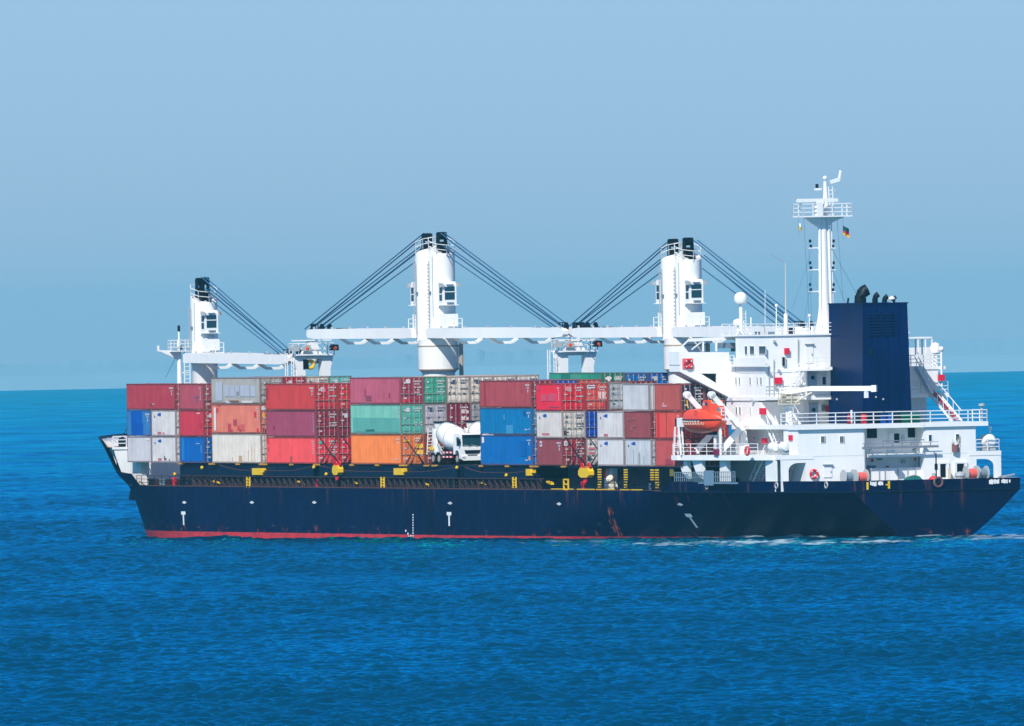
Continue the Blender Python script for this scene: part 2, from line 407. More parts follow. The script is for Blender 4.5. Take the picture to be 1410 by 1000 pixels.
_pm = _n.new("ShaderNodeMapRange"); _pm.inputs[1].default_value = .36; _pm.inputs[2].default_value = .66; _pm.inputs[3].default_value = .5; _pm.inputs[4].default_value = 1.0   # cat's paws: rougher and smoother water
_l.new(_pn.outputs[0], _pm.inputs[0]); _l.new(_pm.outputs[0], _fm.inputs[1])
_iv = _n.new("ShaderNodeMath"); _iv.operation = 'SUBTRACT'; _iv.inputs[0].default_value = 1; _l.new(_a.outputs['Fac'], _iv.inputs[1])
_f2 = _n.new("ShaderNodeMath"); _f2.operation = 'MULTIPLY'; _l.new(_fm.outputs[0], _f2.inputs[0]); _l.new(_iv.outputs[0], _f2.inputs[1])
_l.new(_f2.outputs[0], _ms.inputs[0]); _l.new(_df.outputs[0], _ms.inputs[1]); _l.new(_gl.outputs[0], _ms.inputs[2])
_tc = _n.new("ShaderNodeTexCoord"); _vm = _n.new("ShaderNodeVectorMath"); _vm.operation = 'MULTIPLY'; _vm.inputs[1].default_value = (1.0, .55, 1)
_l.new(_tc.outputs['Object'], _vm.inputs[0])
_ns = _n.new("ShaderNodeTexNoise"); _ns.inputs['Scale'].default_value = 1.9; _ns.inputs['Detail'].default_value = 3
_l.new(_vm.outputs[0], _ns.inputs['Vector'])
_bp = _n.new("ShaderNodeBump"); _bp.inputs['Strength'].default_value = .35; _bp.inputs['Distance'].default_value = .12
_l.new(_ns.outputs[0], _bp.inputs['Height'])
for q_ in (_df, _gl, _fr): _l.new(_bp.outputs[0], q_.inputs['Normal'])
sea = bpy.data.objects.new("sea", sea_mesh()); COL.objects.link(sea); sea.data.materials.append(wm); sea["kind"] = "structure"

# the low wooded coast beyond the horizon
def coast():
    n = 1500; xs = np.linspace(-1500, 1500, n); g = np.random.default_rng(3); h = np.full(n, 0.)
    for lam, a in ((1900, 2.2), (760, 1.5), (330, .9), (150, .7), (62, .6), (31, .4), (19, .3), (11, .2)):
        h += a*np.sin(xs*6.283/lam + g.random()*6.283)*(.6+.4*np.sin(xs*6.283/(lam*3.3)+g.random()*6))
    h = 22.5 + h + (xs/345)*.9 + 2.4*np.clip(np.sin(xs/9.3+2*np.sin(xs/41))+.6*np.sin(xs/5.1)-.55, 0, 1)*np.clip(np.sin(xs/130+1)+.5, 0, 1)
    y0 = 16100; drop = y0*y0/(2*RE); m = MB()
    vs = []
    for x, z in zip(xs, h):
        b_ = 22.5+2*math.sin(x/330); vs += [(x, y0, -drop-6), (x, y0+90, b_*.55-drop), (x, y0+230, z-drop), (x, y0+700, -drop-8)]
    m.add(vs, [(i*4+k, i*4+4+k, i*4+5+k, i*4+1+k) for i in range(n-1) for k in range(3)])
    o = ob('coastal_hills', m, paint('hazed_woodland', (126,164,186), .9, .95, .08, scale=.01, spec=.05)); o["kind"] = "structure"  # woodland colour paled to blue-grey, distance haze mixed in
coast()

# ------------------------------------------------------------------ the ship
SHIP = bpy.data.objects.new('cargo_ship', None); COL.objects.link(SHIP); SHIP.matrix_world = SHIPM
tag(SHIP, "navy blue cargo ship with white deckhouse, blue funnel and tall white deck cranes", "ship")
ZK = [-3, -1, 0, 1.5, 3.2, 4.4, 5.5, 6.9, 8.2, 9.4]
XR = [140, 141.6, 143, 145.1, 147.6, 149.8, 153.3, 155.8, 158.1, 160.6]
def ztop(x):
    return float(np.interp(x, [0, 30, 31.4, 31.5, 158, 160.5, 160.8, 166.6, 168.5, 171.2, 188], [5.4, 5.35, 4.5, 4.47, 4.45, 4.52, 5.62, 5.8, 6.9, 9.15, 9.5]))
def hb(x, z):
    """half breadth of the hull at station x, height z"""
    if x < 75:
        b0 = 3.0 + 5.55*(min(max(z+.2, 0), 4.5)/4.5)**.85 if z < 4.3 else 8.55+.06*(z-4.3)
        if z < -.2: b0 = max(3.0+1.4*(z+.2), .6)
        Ls = float(np.interp(z, [-3, 0, 4.4, 6], [75, 66, 38, 37])); s = min(x/Ls, 1)
        return b0 + (14-b0)*(1-(1-s)**2.1)
    k = (z+1)/10.2; Lr = 42-16*k; p = 2.1+.5*k; xr = float(np.interp(z, ZK, XR))
    t = (x-xr)/Lr
    return 14. if t <= 0 else 14*max(0, 1-t**p)
def stem(z):
    return float(np.interp(z, ZK, XR)) + 42-16*(z+1)/10.2
def hull():
    st = sorted(set(list(np.linspace(0, 75, 46)) + list(np.linspace(75, 130, 14)) + [30, 31.4, 31.5]))
    tt = np.linspace(0, 1, 78)[1:]
    nr = 20; cols = []
    for i in range(len(st)+len(tt)):
        c = []
        xn = st[i] if i < len(st) else 130+tt[i-len(st)]*(187-130)
        zt = ztop(xn)
        zs = list(np.linspace(-3, min(4.3, zt), nr-7)) + list(np.linspace(4.42, zt, 7))
        for z in zs:
            x = st[i] if i < len(st) else 130+tt[i-len(st)]*(stem(z)-130)
            c.append((x, hb(x, z), z))
        cols.append(c)
    m = MB(); vs = [p for c in cols for p in c] + [(x,-y,z) for c in cols for (x,y,z) in c]
    n = len(cols)*nr; fs = []
    for i in range(len(cols)-1):
        for k in range(nr-1):
            a = i*nr+k; fs.append((a, a+nr, a+nr+1, a+1)); a += n; fs.append((a, a+1, a+nr+1, a+nr))
    for k in range(nr-1): fs.append((k, k+1, n+k+1, n+k))
    m.add(vs, fs); return m
ob('hull', hull(), HULL, SHIP, smooth=True)
# knuckle and rubbing line round the stern at deck height
m = MB()
for s in (1, -1):
    pts = [(x, s*(hb(x, 4.36)+.04), 4.36) for x in np.linspace(0, 33, 14)]
    for a, b in zip(pts[:-1], pts[1:]): m.bar(a, b, .10, .12)
m.bar((-.05, hb(0,4.36), 4.36), (-.05, -hb(0,4.36), 4.36), .10, .12)
ob('rubbing_strake', m, NAVYD, SHIP)
def lining(x0, x1, zb, off, step, zt=None, dz=0):
    m = MB()
    for s in (1, -1):
        xs = np.arange(x0, x1+1e-3, step); vs = []
        for x in xs:
            t = (zt if zt else ztop(x))-dz
            for z in (zb, t-.01, t):
                o = off if z != t or dz else 0.02
                vs.append((x, s*max(hb(x, min(z, t))-o, .02), z))
        m.add(vs, [(i*3+k, i*3+k+1, i*3+k+4, i*3+k+3) if s > 0 else (i*3+k, i*3+k+3, i*3+k+4, i*3+k+1) for i in range(len(xs)-1) for k in range(2)])
    return m
m = lining(0, 30, 4.4, .22, 1.5); m.add([(.2,8.4,4.4),(.2,-8.4,4.4),(.2,-8.4,5.39),(.2,8.4,5.39)], [(0,1,2,3)])
ob('stern_bulwark_lining', m, LGREY, SHIP)
ob('bow_bulwark_lining', lining(165.6, 184.4, 5.0, .5, .6, dz=.22), WHITE, SHIP)
ob('foredeck_bulwark_lining', lining(161.2, 165.6, 4.4, .22, .6), NAVYD, SHIP)
def deck(xs, z, inset=.2):
    m = MB(); vs = []
    for x in xs:
        b = max(hb(x, z)-inset, .03); vs += [(x, b, z), (x, -b, z)]
    return m.add(vs, [(2*i, 2*i+1, 2*i+3, 2*i+2) for i in range(len(xs)-1)])
ob('main_deck', deck(list(np.arange(.2, 150, 5))+list(np.arange(150, 167, 1)), 4.41, .02), RUSTD, SHIP)
ob('forecastle_deck', deck(np.arange(166.1, 184.5, .7), 8.2), RUSTD, SHIP)
# forecastle front: white bulkhead, ladder, rails, mooring gear
m = MB(); zz_ = (4.42, 5.0, 5.6, 6.2, 6.8, 7.5, 8.2)
m.add([(166, hb(166, z)-.3, z) for z in zz_] + [(166, -hb(166, z)+.3, z) for z in zz_[::-1]], [tuple(range(14))])
m.box(165.9, 166.0, hb(166,8.2)-.2, -hb(166,8.2)+.2, 8.0, 8.24)
ob('forecastle_bulkhead', m, WHITE, SHIP)
ob('forecastle_ladder', MB().stairs((163.2, 10.55, 4.5), (165.8, 11.2, 8.2), .8, (.1,1,0)), WHITE, SHIP)
m = MB().rail([(165.95, hb(166,8.2)-.3, 8.25), (165.95, 11.7, 8.25)], 1.05, 3, 1.0, .045).rail([(165.95, 10.6, 8.25), (165.95, -11, 8.25)], 1.05, 3, 1.4, .045)
ob('forecastle_rail', m, WHITE, SHIP)
for x in np.arange(168.0, 183, 1.5):
    for s in (1, -1):
        b = hb(x+.1, 8.2)
        if b > 1.6: ob('bulwark_stay', MB().prism([(s*(b-.35), 8.22), (s*(b-1.0), 8.22), (s*(hb(x, ztop(x)-.15)-.33), ztop(x)-.15)], 'yz', x, x+.07), WHITE, SHIP)
for (x, y) in ((168.5, 10.2), (170.2, 9.0), (172.0, 7.2), (168.0, 8.6)):
    m = MB(); m.lathe([(.16,0),(.16,.75),(.26,.8),(.26,.95),(0,1.0)], (x, y, 8.2), n=12); m.lathe([(.16,0),(.16,.75),(.26,.8),(.26,.95),(0,1.0)], (x+.8, y-.1, 8.2), n=12)
    ob('mooring_bollard', m, DARK, SHIP)
m = MB(); m.lathe([(.5,-.1),(.5,0),(.3,.02),(.3,1.3),(.5,1.32),(.5,1.42)], (169.6, 9.2, 8.75), 'y', 16); m.box(169, 170.3, 8.8, 9.1, 8.2, 9.0)
ob('anchor_windlass', m, DARK, SHIP)
ob('mooring_winch_bow', MB().box(166.8, 168.0, 11.0, 11.7, 8.22, 8.6).lathe([(.42,-.5),(.42,-.44),(.26,-.42),(.26,.42),(.42,.44),(.42,.5)], (167.4, 11.3, 8.75), 'y', 14), DARK, SHIP).name = 'mooring_winch'
ob('deck_coaming', MB().box(150.5, 160, 11.4, 11.55, 4.42, 5.05), RUSTD, SHIP)
# anchor housed in the port bow, fluke standing proud
A0 = at(176, 685, y=10.4)
m = MB(); ay = hb(A0.x, 3.2)
m.prism([(A0.x-.7, 2.9), (A0.x+.7, 2.9), (A0.x+.4, 3.6), (A0.x+.15, 3.9), (A0.x-.15, 3.9), (A0.x-.4, 3.6)], 'xz', ay-.5, ay+.35)
m.tube([(A0.x, ay-.2, 3.8), (A0.x, ay+.15, 4.7)], .14, 8); ob('anchor', m, DARK, SHIP)
# writing and marks on the shell plating
def shell(x, z, off=.02): return Vector((x, hb(x, z)+off, z))
def shell_quad(m, x0, x1, z0, z1, off=.025):
    m.add([shell(x0,z0,off), shell(x1,z0,off), shell(x1,z1,off), shell(x0,z1,off)], [(0,1,2,3)])
for px, py in ((254,713), (620,714), (930,717)):
    c = at(px, py, y=13.9); m = MB()
    shell_quad(m, c.x-.55, c.x+.55, c.z+.3, c.z+.62); shell_quad(m, c.x-.17, c.x+.17, c.z-.72, c.z+.3)
    ob('tug_mark', m, WHITE, SHIP)
for px, py in ((254,692), (347,692), (433,692), (620,693), (770,694), (926,695)):
    c = at(px, py, y=14); m = MB()
    shell_quad(m, c.x-.5, c.x+.5, c.z-.05, c.z+.05); shell_quad(m, c.x-.22, c.x+.22, c.z-.12, c.z+.13); ob('push_point_mark', m, WHITE, SHIP)
m = MB()
for i in range(9):
    c = at(569, 709+i*3.6, y=14); shell_quad(m, c.x-.12, c.x+.12, c.z-.07, c.z+.07)
for px, py in ((559,731),(562,735),(563,739),(566,738)):
    c = at(px, py, y=14); shell_quad(m, c.x-.14, c.x+.14, c.z-.09, c.z+.09)
ob('draught_marks', m, WHITE, SHIP)
for (px0, px1, py, nm) in ((1198, 1216, 666.5, 'ship_name'), (1362, 1391, 663.5, 'home_port')):
    m = MB(); n = int((px1-px0)/1.7); g = random.Random(px0)
    for i in range(n):                                   # worn white strokes, too small to read
        if g.random() < .2: continue
        c = at(px0+i*(px1-px0)/n+1, py - i*(px1-px0)/n*.02, x=-.04); w, a, b = .04+.05*g.random(), g.uniform(.08,.24), g.uniform(.14,.24)
        m.box(-.05, -.02, c.y-w, c.y+w, c.z-a, c.z+b)
    ob(nm, m, WHITE, SHIP)
m = MB()
for px, py in ((1194.5,668.5), (1224,667)): 
    c = at(px, py, x=-.04); m.box(-.06, -.02, c.y-.1, c.y+.1, c.z-.4, c.z+.3)
c = at(1221, 667.5, x=-.04); m.box(-.06, -.02, c.y-.3, c.y+.1, c.z-.06, c.z+.06); ob('name_plate_bracket', m, YELLOW, SHIP)
for px, py, s in ((1292, 664, .42),):
    c = at(px, py, x=-.06); ob('stern_fairlead', MB().torus((-.06, c.y, c.z), s, .12, 'x', 20), paint('rusty_ring', (120,80,90), .8, .7, .2), SHIP, smooth=True)
    ob('fairlead_opening', MB().lathe([(.36,-.04),(.36,.0)], (-.04, c.y, c.z), 'x', 18), BLACK, SHIP)
for px in (985, 1056, 1101):
    c = at(px, 669, y=12.4); 
    xx = c.x; yb = hb(xx, c.z)+.03
    m = MB().torus((xx, yb, c.z), .28, .08, 'y', 16); ob('side_fairlead', m, LGREY, SHIP, smooth=True)

# ------------------------------------------------------------------ hatches and the port walkway
CB = 6.74                                    # height of the container bases
HATCH = [(33.0, 61.6), (62.2, 92.8), (93.8, 126.6), (127.4, 147.6)]
m = MB().box(26.5, 150, -10.4, 10.4, 4.42, 5.6).box(62, 150, 10.3, 13.3, 5.5, 5.56)
ob('hatch_coaming', m, NAVYD, SHIP)
for (a, b) in ((62.2, 78.6), (80.4, 113.6), (115.0, 138.5)):
    m = MB().box(a, b, -13.2, 13.2, 5.62, CB-.06)
    for x in np.arange(a+1.2, b-1, 2.9): m.prism([(13.2, 5.62), (13.34, 5.62), (13.24, 6.4), (13.2, 6.4)], 'yz', x, x+.12)
    ob('hatch_cover', m, NAVYD, SHIP)
    # sagging girder of the walkway outside the cover
    n = 16; top = []
    for i in range(n+1):
        t = i/n; e = abs(2*t-1); top.append((a+t*(b-a), 6.02 + .52*max(0, (e-.45)/.55)**1.6))
    ob('walkway_girder', MB().prism([(a, 5.5)]+top+[(b, 5.5)], 'xz', 13.42, 13.5), NAVYD, SHIP)
    m = MB()
    for p, q in zip(top[:-1], top[1:]): m.bar((p[0], 13.46, p[1]+.03), (q[0], 13.46, q[1]+.03), .1, .05)
    ob('girder_flange', m, paint('rust_brown', (96,64,70), .8, .8, .3) if a == 62.2 else bpy.data.materials['rust_brown'], SHIP)
RB = bpy.data.materials['rust_brown']
ob('hatch_end', MB().box(139.2, 149.4, -13, 13, 5.0, CB-.06), NAVYD, SHIP)
ob('container_stool', MB().box(149.6, 152.6, 8.9, 11.6, 4.42, CB-.06), NAVYD, SHIP)
m = MB().box(60, 148, 13.38, 13.56, 5.42, 5.5); ob('walkway_edge', m, RB, SHIP)
st_me = MB().box(-.05, .05, -.45, .05, 0, 1.08).mesh('stanchion')
st_me.materials.append(paint('stanchion_rust', (84,66,74), .8, .7, .35, .3, (110,60,45)))
for i, x in enumerate(np.arange(61.5, 148, 1.42)):
    o = ob('stanchion', st_me, None, SHIP); o.location = (x, 13.45, 4.42)
m = MB()
xs = list(np.arange(32, 150, 6))+list(np.arange(150, 161, 2.1))
m.rail([(x, hb(x, 4.42)-.12, 4.44) for x in xs], 1.0, 3, 1.5, .022)
ob('deck_edge_rail', m, DARK, SHIP)
m = MB()
for a, b in zip(xs[:-1], xs[1:]): m.bar((a, hb(a,4.4)-.03, 4.47), (b, hb(b,4.4)-.03, 4.47), .1, .10)
ob('gunwale_bar', m, RB, SHIP)
m = MB()
for a, b in ((36,38.5),(39,41),(42.4,46.5),(47,51),(52,57)): m.box(a, b, 13.9, 14.03, 4.5, 4.58)
ob('gunwale_marking', m, YELLOW, SHIP)
def ybox(px0, px1, py0, py1, y=13.75, d=.6, nm='deck_locker', mt=None):
    p, q = at(px0, py1, y=y), at(px1, py0, y=y)
    m = MB().box(q.x, p.x, y-d, y, p.z, q.z).box(q.x-.25, q.x+.02, y-d*.8, y-.1, p.z+.25, q.z-.1)
    return ob(nm, m, mt or YELLOW, SHIP)
ybox(347, 359, 645, 654); ybox(542, 553, 645, 654); ybox(724, 730, 646, 655)
for px, tp in ((342, 657), (527, 657), (708.5, 657)):
    c = at(px, 672, y=13.95); t = at(px, tp, y=13.95); ob('gangway_ladder', MB().ladder((c.x, 13.95, c.z), (c.x, 13.95, t.z), .7, (1,0,0), .25, .06), YELLOW, SHIP)
c = at(779.5, 672, y=13.98); m = MB()
for dx in (-.5, .5): m.bar((c.x+dx, 13.98, 4.45), (c.x+dx, 13.98, 5.5), .13)
for z in (4.5, 5.0, 5.45): m.bar((c.x-.5, 13.98, z), (c.x+.5, 13.98, z), .13)
ob('boarding_gate', m, YELLOW, SHIP)
for px, py, w in ((297,665,4),(413,665,4),(664,666,4),(755,666,3),(488,665,2.4),(588,669,2)):
    c = at(px, py, y=13.3); ob('vent_flap', MB().prism([(c.x-w*.17, c.z-.1), (c.x+w*.17, c.z+.08), (c.x+w*.17, c.z+.25), (c.x-w*.1, c.z+.12)], 'xz', 12.9, 13.3), YELLOW, SHIP)
for px, py in ((278,644),(432,643.5),(449,653),(240.5,653),(697,654.5),(629,644)):
    c = at(px, py, y=13.6); ob('girder_end_stop', MB().lathe([(.14,-.1),(.17,0),(.14,.1),(.0,.12)], (c.x, 13.6, c.z), 'y', 12), YELLOW, SHIP)
# twistlock feet under every corner of the bottom tier
for px in (248,290,293,327,359,365,401,434,484,519,552,556,586,597,662,698,732,738,775,808):
    c = at(px, 641, y=13.4); ob('twistlock_foot', MB().box(c.x-.35, c.x+.35, 13.05, 13.48, CB-.16, CB-.01), paint('twistlock_yellow', (215,160,50), .8, .6, .25) if px == 248 else bpy.data.materials['twistlock_yellow'], SHIP)
# lashing posts with yellow bands, aft bays
for px, z0 in ((824.5, 646), (860.5, 646), (897, 646), (903.5, 646)):
    c = at(px, 672, y=13.7); p = ob('lashing_post', MB().box(c.x-.2, c.x+.2, 13.2, 13.66, 4.42, CB-.05), NAVYD, SHIP)
    m = MB()
    for i in range(8 if px != 897 else 5): m.box(c.x-.24, c.x+.24, 13.5, 13.7, 6.35-i*.235, 6.47-i*.235)
    ob('warning_bands', m, YELLOW, p)
ob('aft_hatch_end', MB().box(33.5, 57.5, -12.5, 12.0, 4.42, CB-.1), NAVYD, SHIP)
m = MB().box(27.5, 58, 12.05, 13.25, CB-.2, CB-.06); ob('container_girder', m, NAVYD, SHIP)
c0, c1 = at(829, 671, y=12.6), at(842, 645, y=12.6)
ob('white_vent_house', MB().box(c1.x, c0.x, 11.9, 12.6, 4.42, c1.z), WHITE, SHIP)
c = at(842, 662, y=13.0)
m = MB().tube([(c.x, 13, 4.42), (c.x, 13, 5.1), (c.x-.05, 13.05, 5.4), (c.x-.2, 13.3, 5.6)], .38, 12); ob('cowl_ventilator', m, CANVAS, SHIP, smooth=True)
c = at(827.5, 650, y=13.3); ob('fire_hose_box', MB().box(c.x-.25, c.x+.25, 12.9, 13.3, c.z-.55, c.z+.55), REDP, SHIP)
c = at(923, 650, y=13.3); ob('deck_light_panel', MB().box(c.x-.4, c.x+.4, 13.1, 13.2, c.z-.4, c.z+.4), paint('dull_yellow', (130,120,50), .8), SHIP)
c0, c1 = at(179, 655, y=12.5), at(194, 636, y=12.5)
m = MB().box(c1.x, c0.x, 11.6, 12.5, 4.42, c1.z-.05).box(c1.x-.9, c1.x, 11.8, 12.5, 4.42, 5.5); ob('bosun_store', m, WHITE2, SHIP)
for px, py in ((240,665),(803,665),(436,661)):
    c = at(px, py, y=13.0); ob('fire_hydrant', MB().lathe([(.16,4.42),(.16,4.95),(.24,5.0),(.24,5.15),(.1,5.3),(0,5.3)], (c.x, 13.0, 0), n=10).tube([(c.x-.3,13,4.95),(c.x+.3,13,4.95)], .1, 8), REDP, SHIP)
for px in (224, 205, 257, 262, 620, 628, 857, 874, 899):
    c = at(px, 668, y=13.2); m = MB()
    for d in (-.35, .35): m.lathe([(.17,4.42),(.17,4.95),(.26,5.0),(.26,5.12),(0,5.16)], (c.x+d, hb(c.x,4.4)-.7, 0), n=10)
    ob('mooring_bitts', m, GREY if px in (224,899) else DARK, SHIP)
# yellow hook blocks of the cranes, stowed on the hatch side
def hook_block(px, py, w, lab):
    c = at(px, py, y=13.9); t = thing('hook_block', lab, 'crane hook', c, group='hook blocks stowed on the hatch side')
    m = MB().prism([(-w,-.25),(-w*.55,-.5),(w*.55,-.5),(w,-.25),(w,.1),(w*.7,.42),(-w*.7,.42),(-w,.1)], 'xz', -.35, .2)
    ob('block_body', m, YELLOW, t)
    for d in (-.62, .62):
        ob('sheave_ring', MB().torus((d*w, -.05, .58), .26, .09, 'y', 16), REDP, t, smooth=True)
    ob('swivel', MB().torus((0, 0, -.78), .22, .1, 'y', 14).tube([(0,0,-.5),(0,0,-.62)], .1, 8), REDP, t, smooth=True)
hook_block(806, 650.5, 1.25, "large yellow hook block with red rings beside the white vent house")
hook_block(464, 647, .75, "small yellow hook block hanging under the red container doors")

# ------------------------------------------------------------------ containers
W_ = 2.438
_cm = {}
def cmesh(key, fn):
    if key not in _cm: _cm[key] = fn()
    return _cm[key]
def c_shell(L, H):
    m = MB(); n = int((L-.3)/.278); x0 = -L/2+.14; pit = (L-.28)/n; z0, z1 = .16, H-.10
    for s in (1, -1):
        vs = []
        for i in range(n):
            for dx, dy in ((0,0), (.26,0), (.5,.042), (.76,.042)): vs.append((x0+(i+dx)*pit, s*(W_/2-.012-dy)))
        vs.append((L/2-.14, s*(W_/2-.012)))
        b = [(x,y,z) for x,y in vs for z in (z0,z1)]
        m.add(b, [(2*i,2*i+1,2*i+3,2*i+2) if s < 0 else (2*i,2*i+2,2*i+3,2*i+1) for i in range(len(vs)-1)])
    vs = []; n2 = 8; pit = (W_-.28)/n2
    for i in range(n2):
        for dx, dy in ((0,0), (.26,0), (.5,.045), (.76,.045)): vs.append((L/2-.02-dy, -W_/2+.14+(i+dx)*pit))
    vs.append((L/2-.02, W_/2-.14)); b = [(x,y,z) for x,y in vs for z in (z0,z1)]
    m.add(b, [(2*i,2*i+1,2*i+3,2*i+2) for i in range(len(vs)-1)])
    m.add([(-L/2+.06,-W_/2+.05,H-.03),(L/2-.02,-W_/2+.05,H-.03),(L/2-.02,W_/2-.05,H-.03),(-L/2+.06,W_/2-.05,H-.03)], [(0,1,2,3)])
    me = m.mesh('shell'); me.materials.append(BOXC); return me
def c_frame(L, H):
    m = MB()
    for s in (1, -1):
        y = s*(W_/2-.03)
        m.box(-L/2+.15, L/2-.15, y-.03, y+.03, 0.02, .16); m.box(-L/2+.15, L/2-.15, y-.03, y+.03, H-.10, H-.015)
        for x in (-L/2+.07, L/2-.07): m.box(x-.07, x+.07, s*(W_/2-.07)-.065, s*(W_/2-.07)+.065, .12, H-.12)
        for x in (-L/2+.09, L/2-.09):
            for z in (.06, H-.06): m.box(x-.095, x+.095, s*(W_/2-.08)-.085, s*(W_/2-.08)+.085, z-.06, z+.06)
    for x in (-L/2+.05, L/2-.05):
        m.box(x-.05, x+.05, -W_/2+.17, W_/2-.17, .02, .14); m.box(x-.05, x+.05, -W_/2+.17, W_/2-.17, H-.12, H-.02)
    me = m.mesh('frame'); me.materials.append(FRAMEC); return me
def c_door(H):
    """one leaf, hung on the y=0 side, panel with pressed horizontal ribs"""
    m = MB(); w = W_/2-.15; z0, z1 = .15, H-.13; n = 4; hh = (z1-z0)/n
    m.box(.03, .06, 0, w, z0, z1)
    for i in range(n):
        a, b = z0+i*hh+.09, z0+(i+1)*hh-.09
        m.add([(.03,.06,a),(.03,w-.06,a),(.03,w-.06,b),(.03,.06,b),(-.012,.12,a+.06),(-.012,w-.12,a+.06),(-.012,w-.12,b-.06),(-.012,.12,b-.06)],
              [(4,7,6,5),(0,4,5,1),(1,5,6,2),(2,6,7,3),(3,7,4,0)])
    me = m.mesh('door'); me.materials.append(BOXD); return me
def c_bar(H):
    m = MB().tube([(-.03,0,.10),(-.03,0,H-.10)], .028, 6)
    for z in (.16, H*.5, H-.18): m.box(-.05, .03, -.05, .05, z-.05, z+.05)
    m.bar((-.07,0,.95),(-.07,.38,.99), .035, .05); me = m.mesh('locking_bar'); me.materials.append(GALV); return me
def c_marks(kind, L, H, v):
    """rows of small stencilled code on the side (upper right) or the doors"""
    m = MB(); g = random.Random(kind+str(v)+str(H)); y = W_/2-.008
    def dash(u, z, w, h):
        if kind == 's': m.box(u-w, u, y, y+.012, z, z+h)
        else: m.box(-.02, -.032, u-w, u, z, z+h)
    if kind == 's':
        r = -L/2
        if v == 0:
            for i in range(4): dash(r+1.35-i*.25, H-.52, .17, .17)
            for i in range(2): dash(r+1.0-i*.26, H-.78, .15, .15)
            dash(r+.85, H-1.15, .13, .3)
        elif v == 1:
            for i in range(6): dash(r+.75+(i%2)*.05, H-.5-i*.22, .15, .13)
            dash(r+1.0, H-.5, .15, .14)
        elif v == 2:
            for i in range(4): dash(r+1.2-i*.24, H-.55, .15, .12)
            dash(r+.8, H-.95, .14, .3); dash(r+1.6, .45, .5, .12); dash(r+.7, .5, .2, .1)
        else:
            for i in range(9): dash(r+.62, H-.45-i*.2, .08, .12)
            dash(r+.62, .45, .12, .18)
    else:
        for i in range(5): dash(-.18-i*.17, H-.48, .12, .14)
        for i in range(3): dash(-.3-i*.17, H-.72, .12, .12)
        for j in range(4):
            if g.random() < .8:
                z = 1.55-j*.24
                for i in range(3): 
                    if g.random() < .8: dash(-.25-i*.28, z, .2, .1)
        dash(.85, H-.5-.25*g.random(), .2, .2)
        dash(.95, 1.5, .3, .12)
        if v % 2: dash(.62, H-.75, .4, .4)
        else: dash(.9, .5, .35, .13)
    me = m.mesh('marking'); me.materials.append(MARKC); return me
HC, ST = 2.896, 2.591
def col4(rgb, k): return tuple(min(v*k*e, .9) for v, e in zip(lin(rgb), (1.12, .98, .92)))+(1,)
CK = .82
ncon = [0]
def container(x, n, z, L, H, rgb, label, mk=0, dark=False, door=None, patches=(), group=None, flip=False, frame=None, yoff=0., wbar=True, dmk=True):
    """x = ship station of the aft end, n = row inboard from the port side"""
    y = 13.4 - W_/2 - 2.455*n + yoff
    t = thing('shipping_container', label, 'shipping container', (x+L/2, y, z), math.pi if flip else 0., group)
    i = ncon[0]; ncon[0] += 1
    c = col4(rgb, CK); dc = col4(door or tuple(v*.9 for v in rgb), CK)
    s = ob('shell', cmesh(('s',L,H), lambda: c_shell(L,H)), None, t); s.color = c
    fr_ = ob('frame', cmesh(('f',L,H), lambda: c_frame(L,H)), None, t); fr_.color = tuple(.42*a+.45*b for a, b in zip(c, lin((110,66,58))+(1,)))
    for sd in (1, -1):
        d = ob('door', cmesh(('d',H), lambda: c_door(H)), None, t); d.color = dc
        d.location = (-L/2, 0.012 if sd > 0 else -.012-(W_/2-.15), 0)
        for k in (.28, .78):
            b = ob('locking_bar', cmesh(('b',H), lambda: c_bar(H)), None, d); b.location = (0, k*(W_/2-.15), 0)
    mc = (.02,.10,.35,1) if dark else (.55,.53,.52,1)
    if mk is not None:
        q = ob('marking', cmesh(('ms',L,H,mk), lambda: c_marks('s',L,H,mk)), None, t); q.color = mc
    if dmk:
        v = i % 5; q = ob('marking', cmesh(('me',H,v), lambda: c_marks('e',L,H,v)), None, t); q.color = mc if not dark else (.05,.07,.12,1); q.location.x = -L/2
    for (u0, u1, v0, v1, pc) in patches:                # patches of newer paint on the port side: fractions from the left (forward) end and from the bottom
        m = MB().box(L/2-u0*L, L/2-u1*L, W_/2-.01, W_/2+.004, v0*H, v1*H)
        p = ob('paint_patch', m, MARKC, t); p.color = col4(pc, CK)
    return t
L20, L40 = 6.058, 12.192
GAP = .02
# white boxes with the small blue emblem
EMB = ((.10,.17,.72,.735,(70,110,190)),(.12,.14,.735,.80,(90,130,200)),(.25,.285,.80,.86,(60,110,200)),(.30,.40,.78,.89,(30,90,190)))
REDT = ((.25,.40,.09,.17,(205,110,120)),(.44,.54,.09,.15,(225,150,155)))
z1, z2s, z2h = CB, CB+ST+GAP, CB+HC+GAP
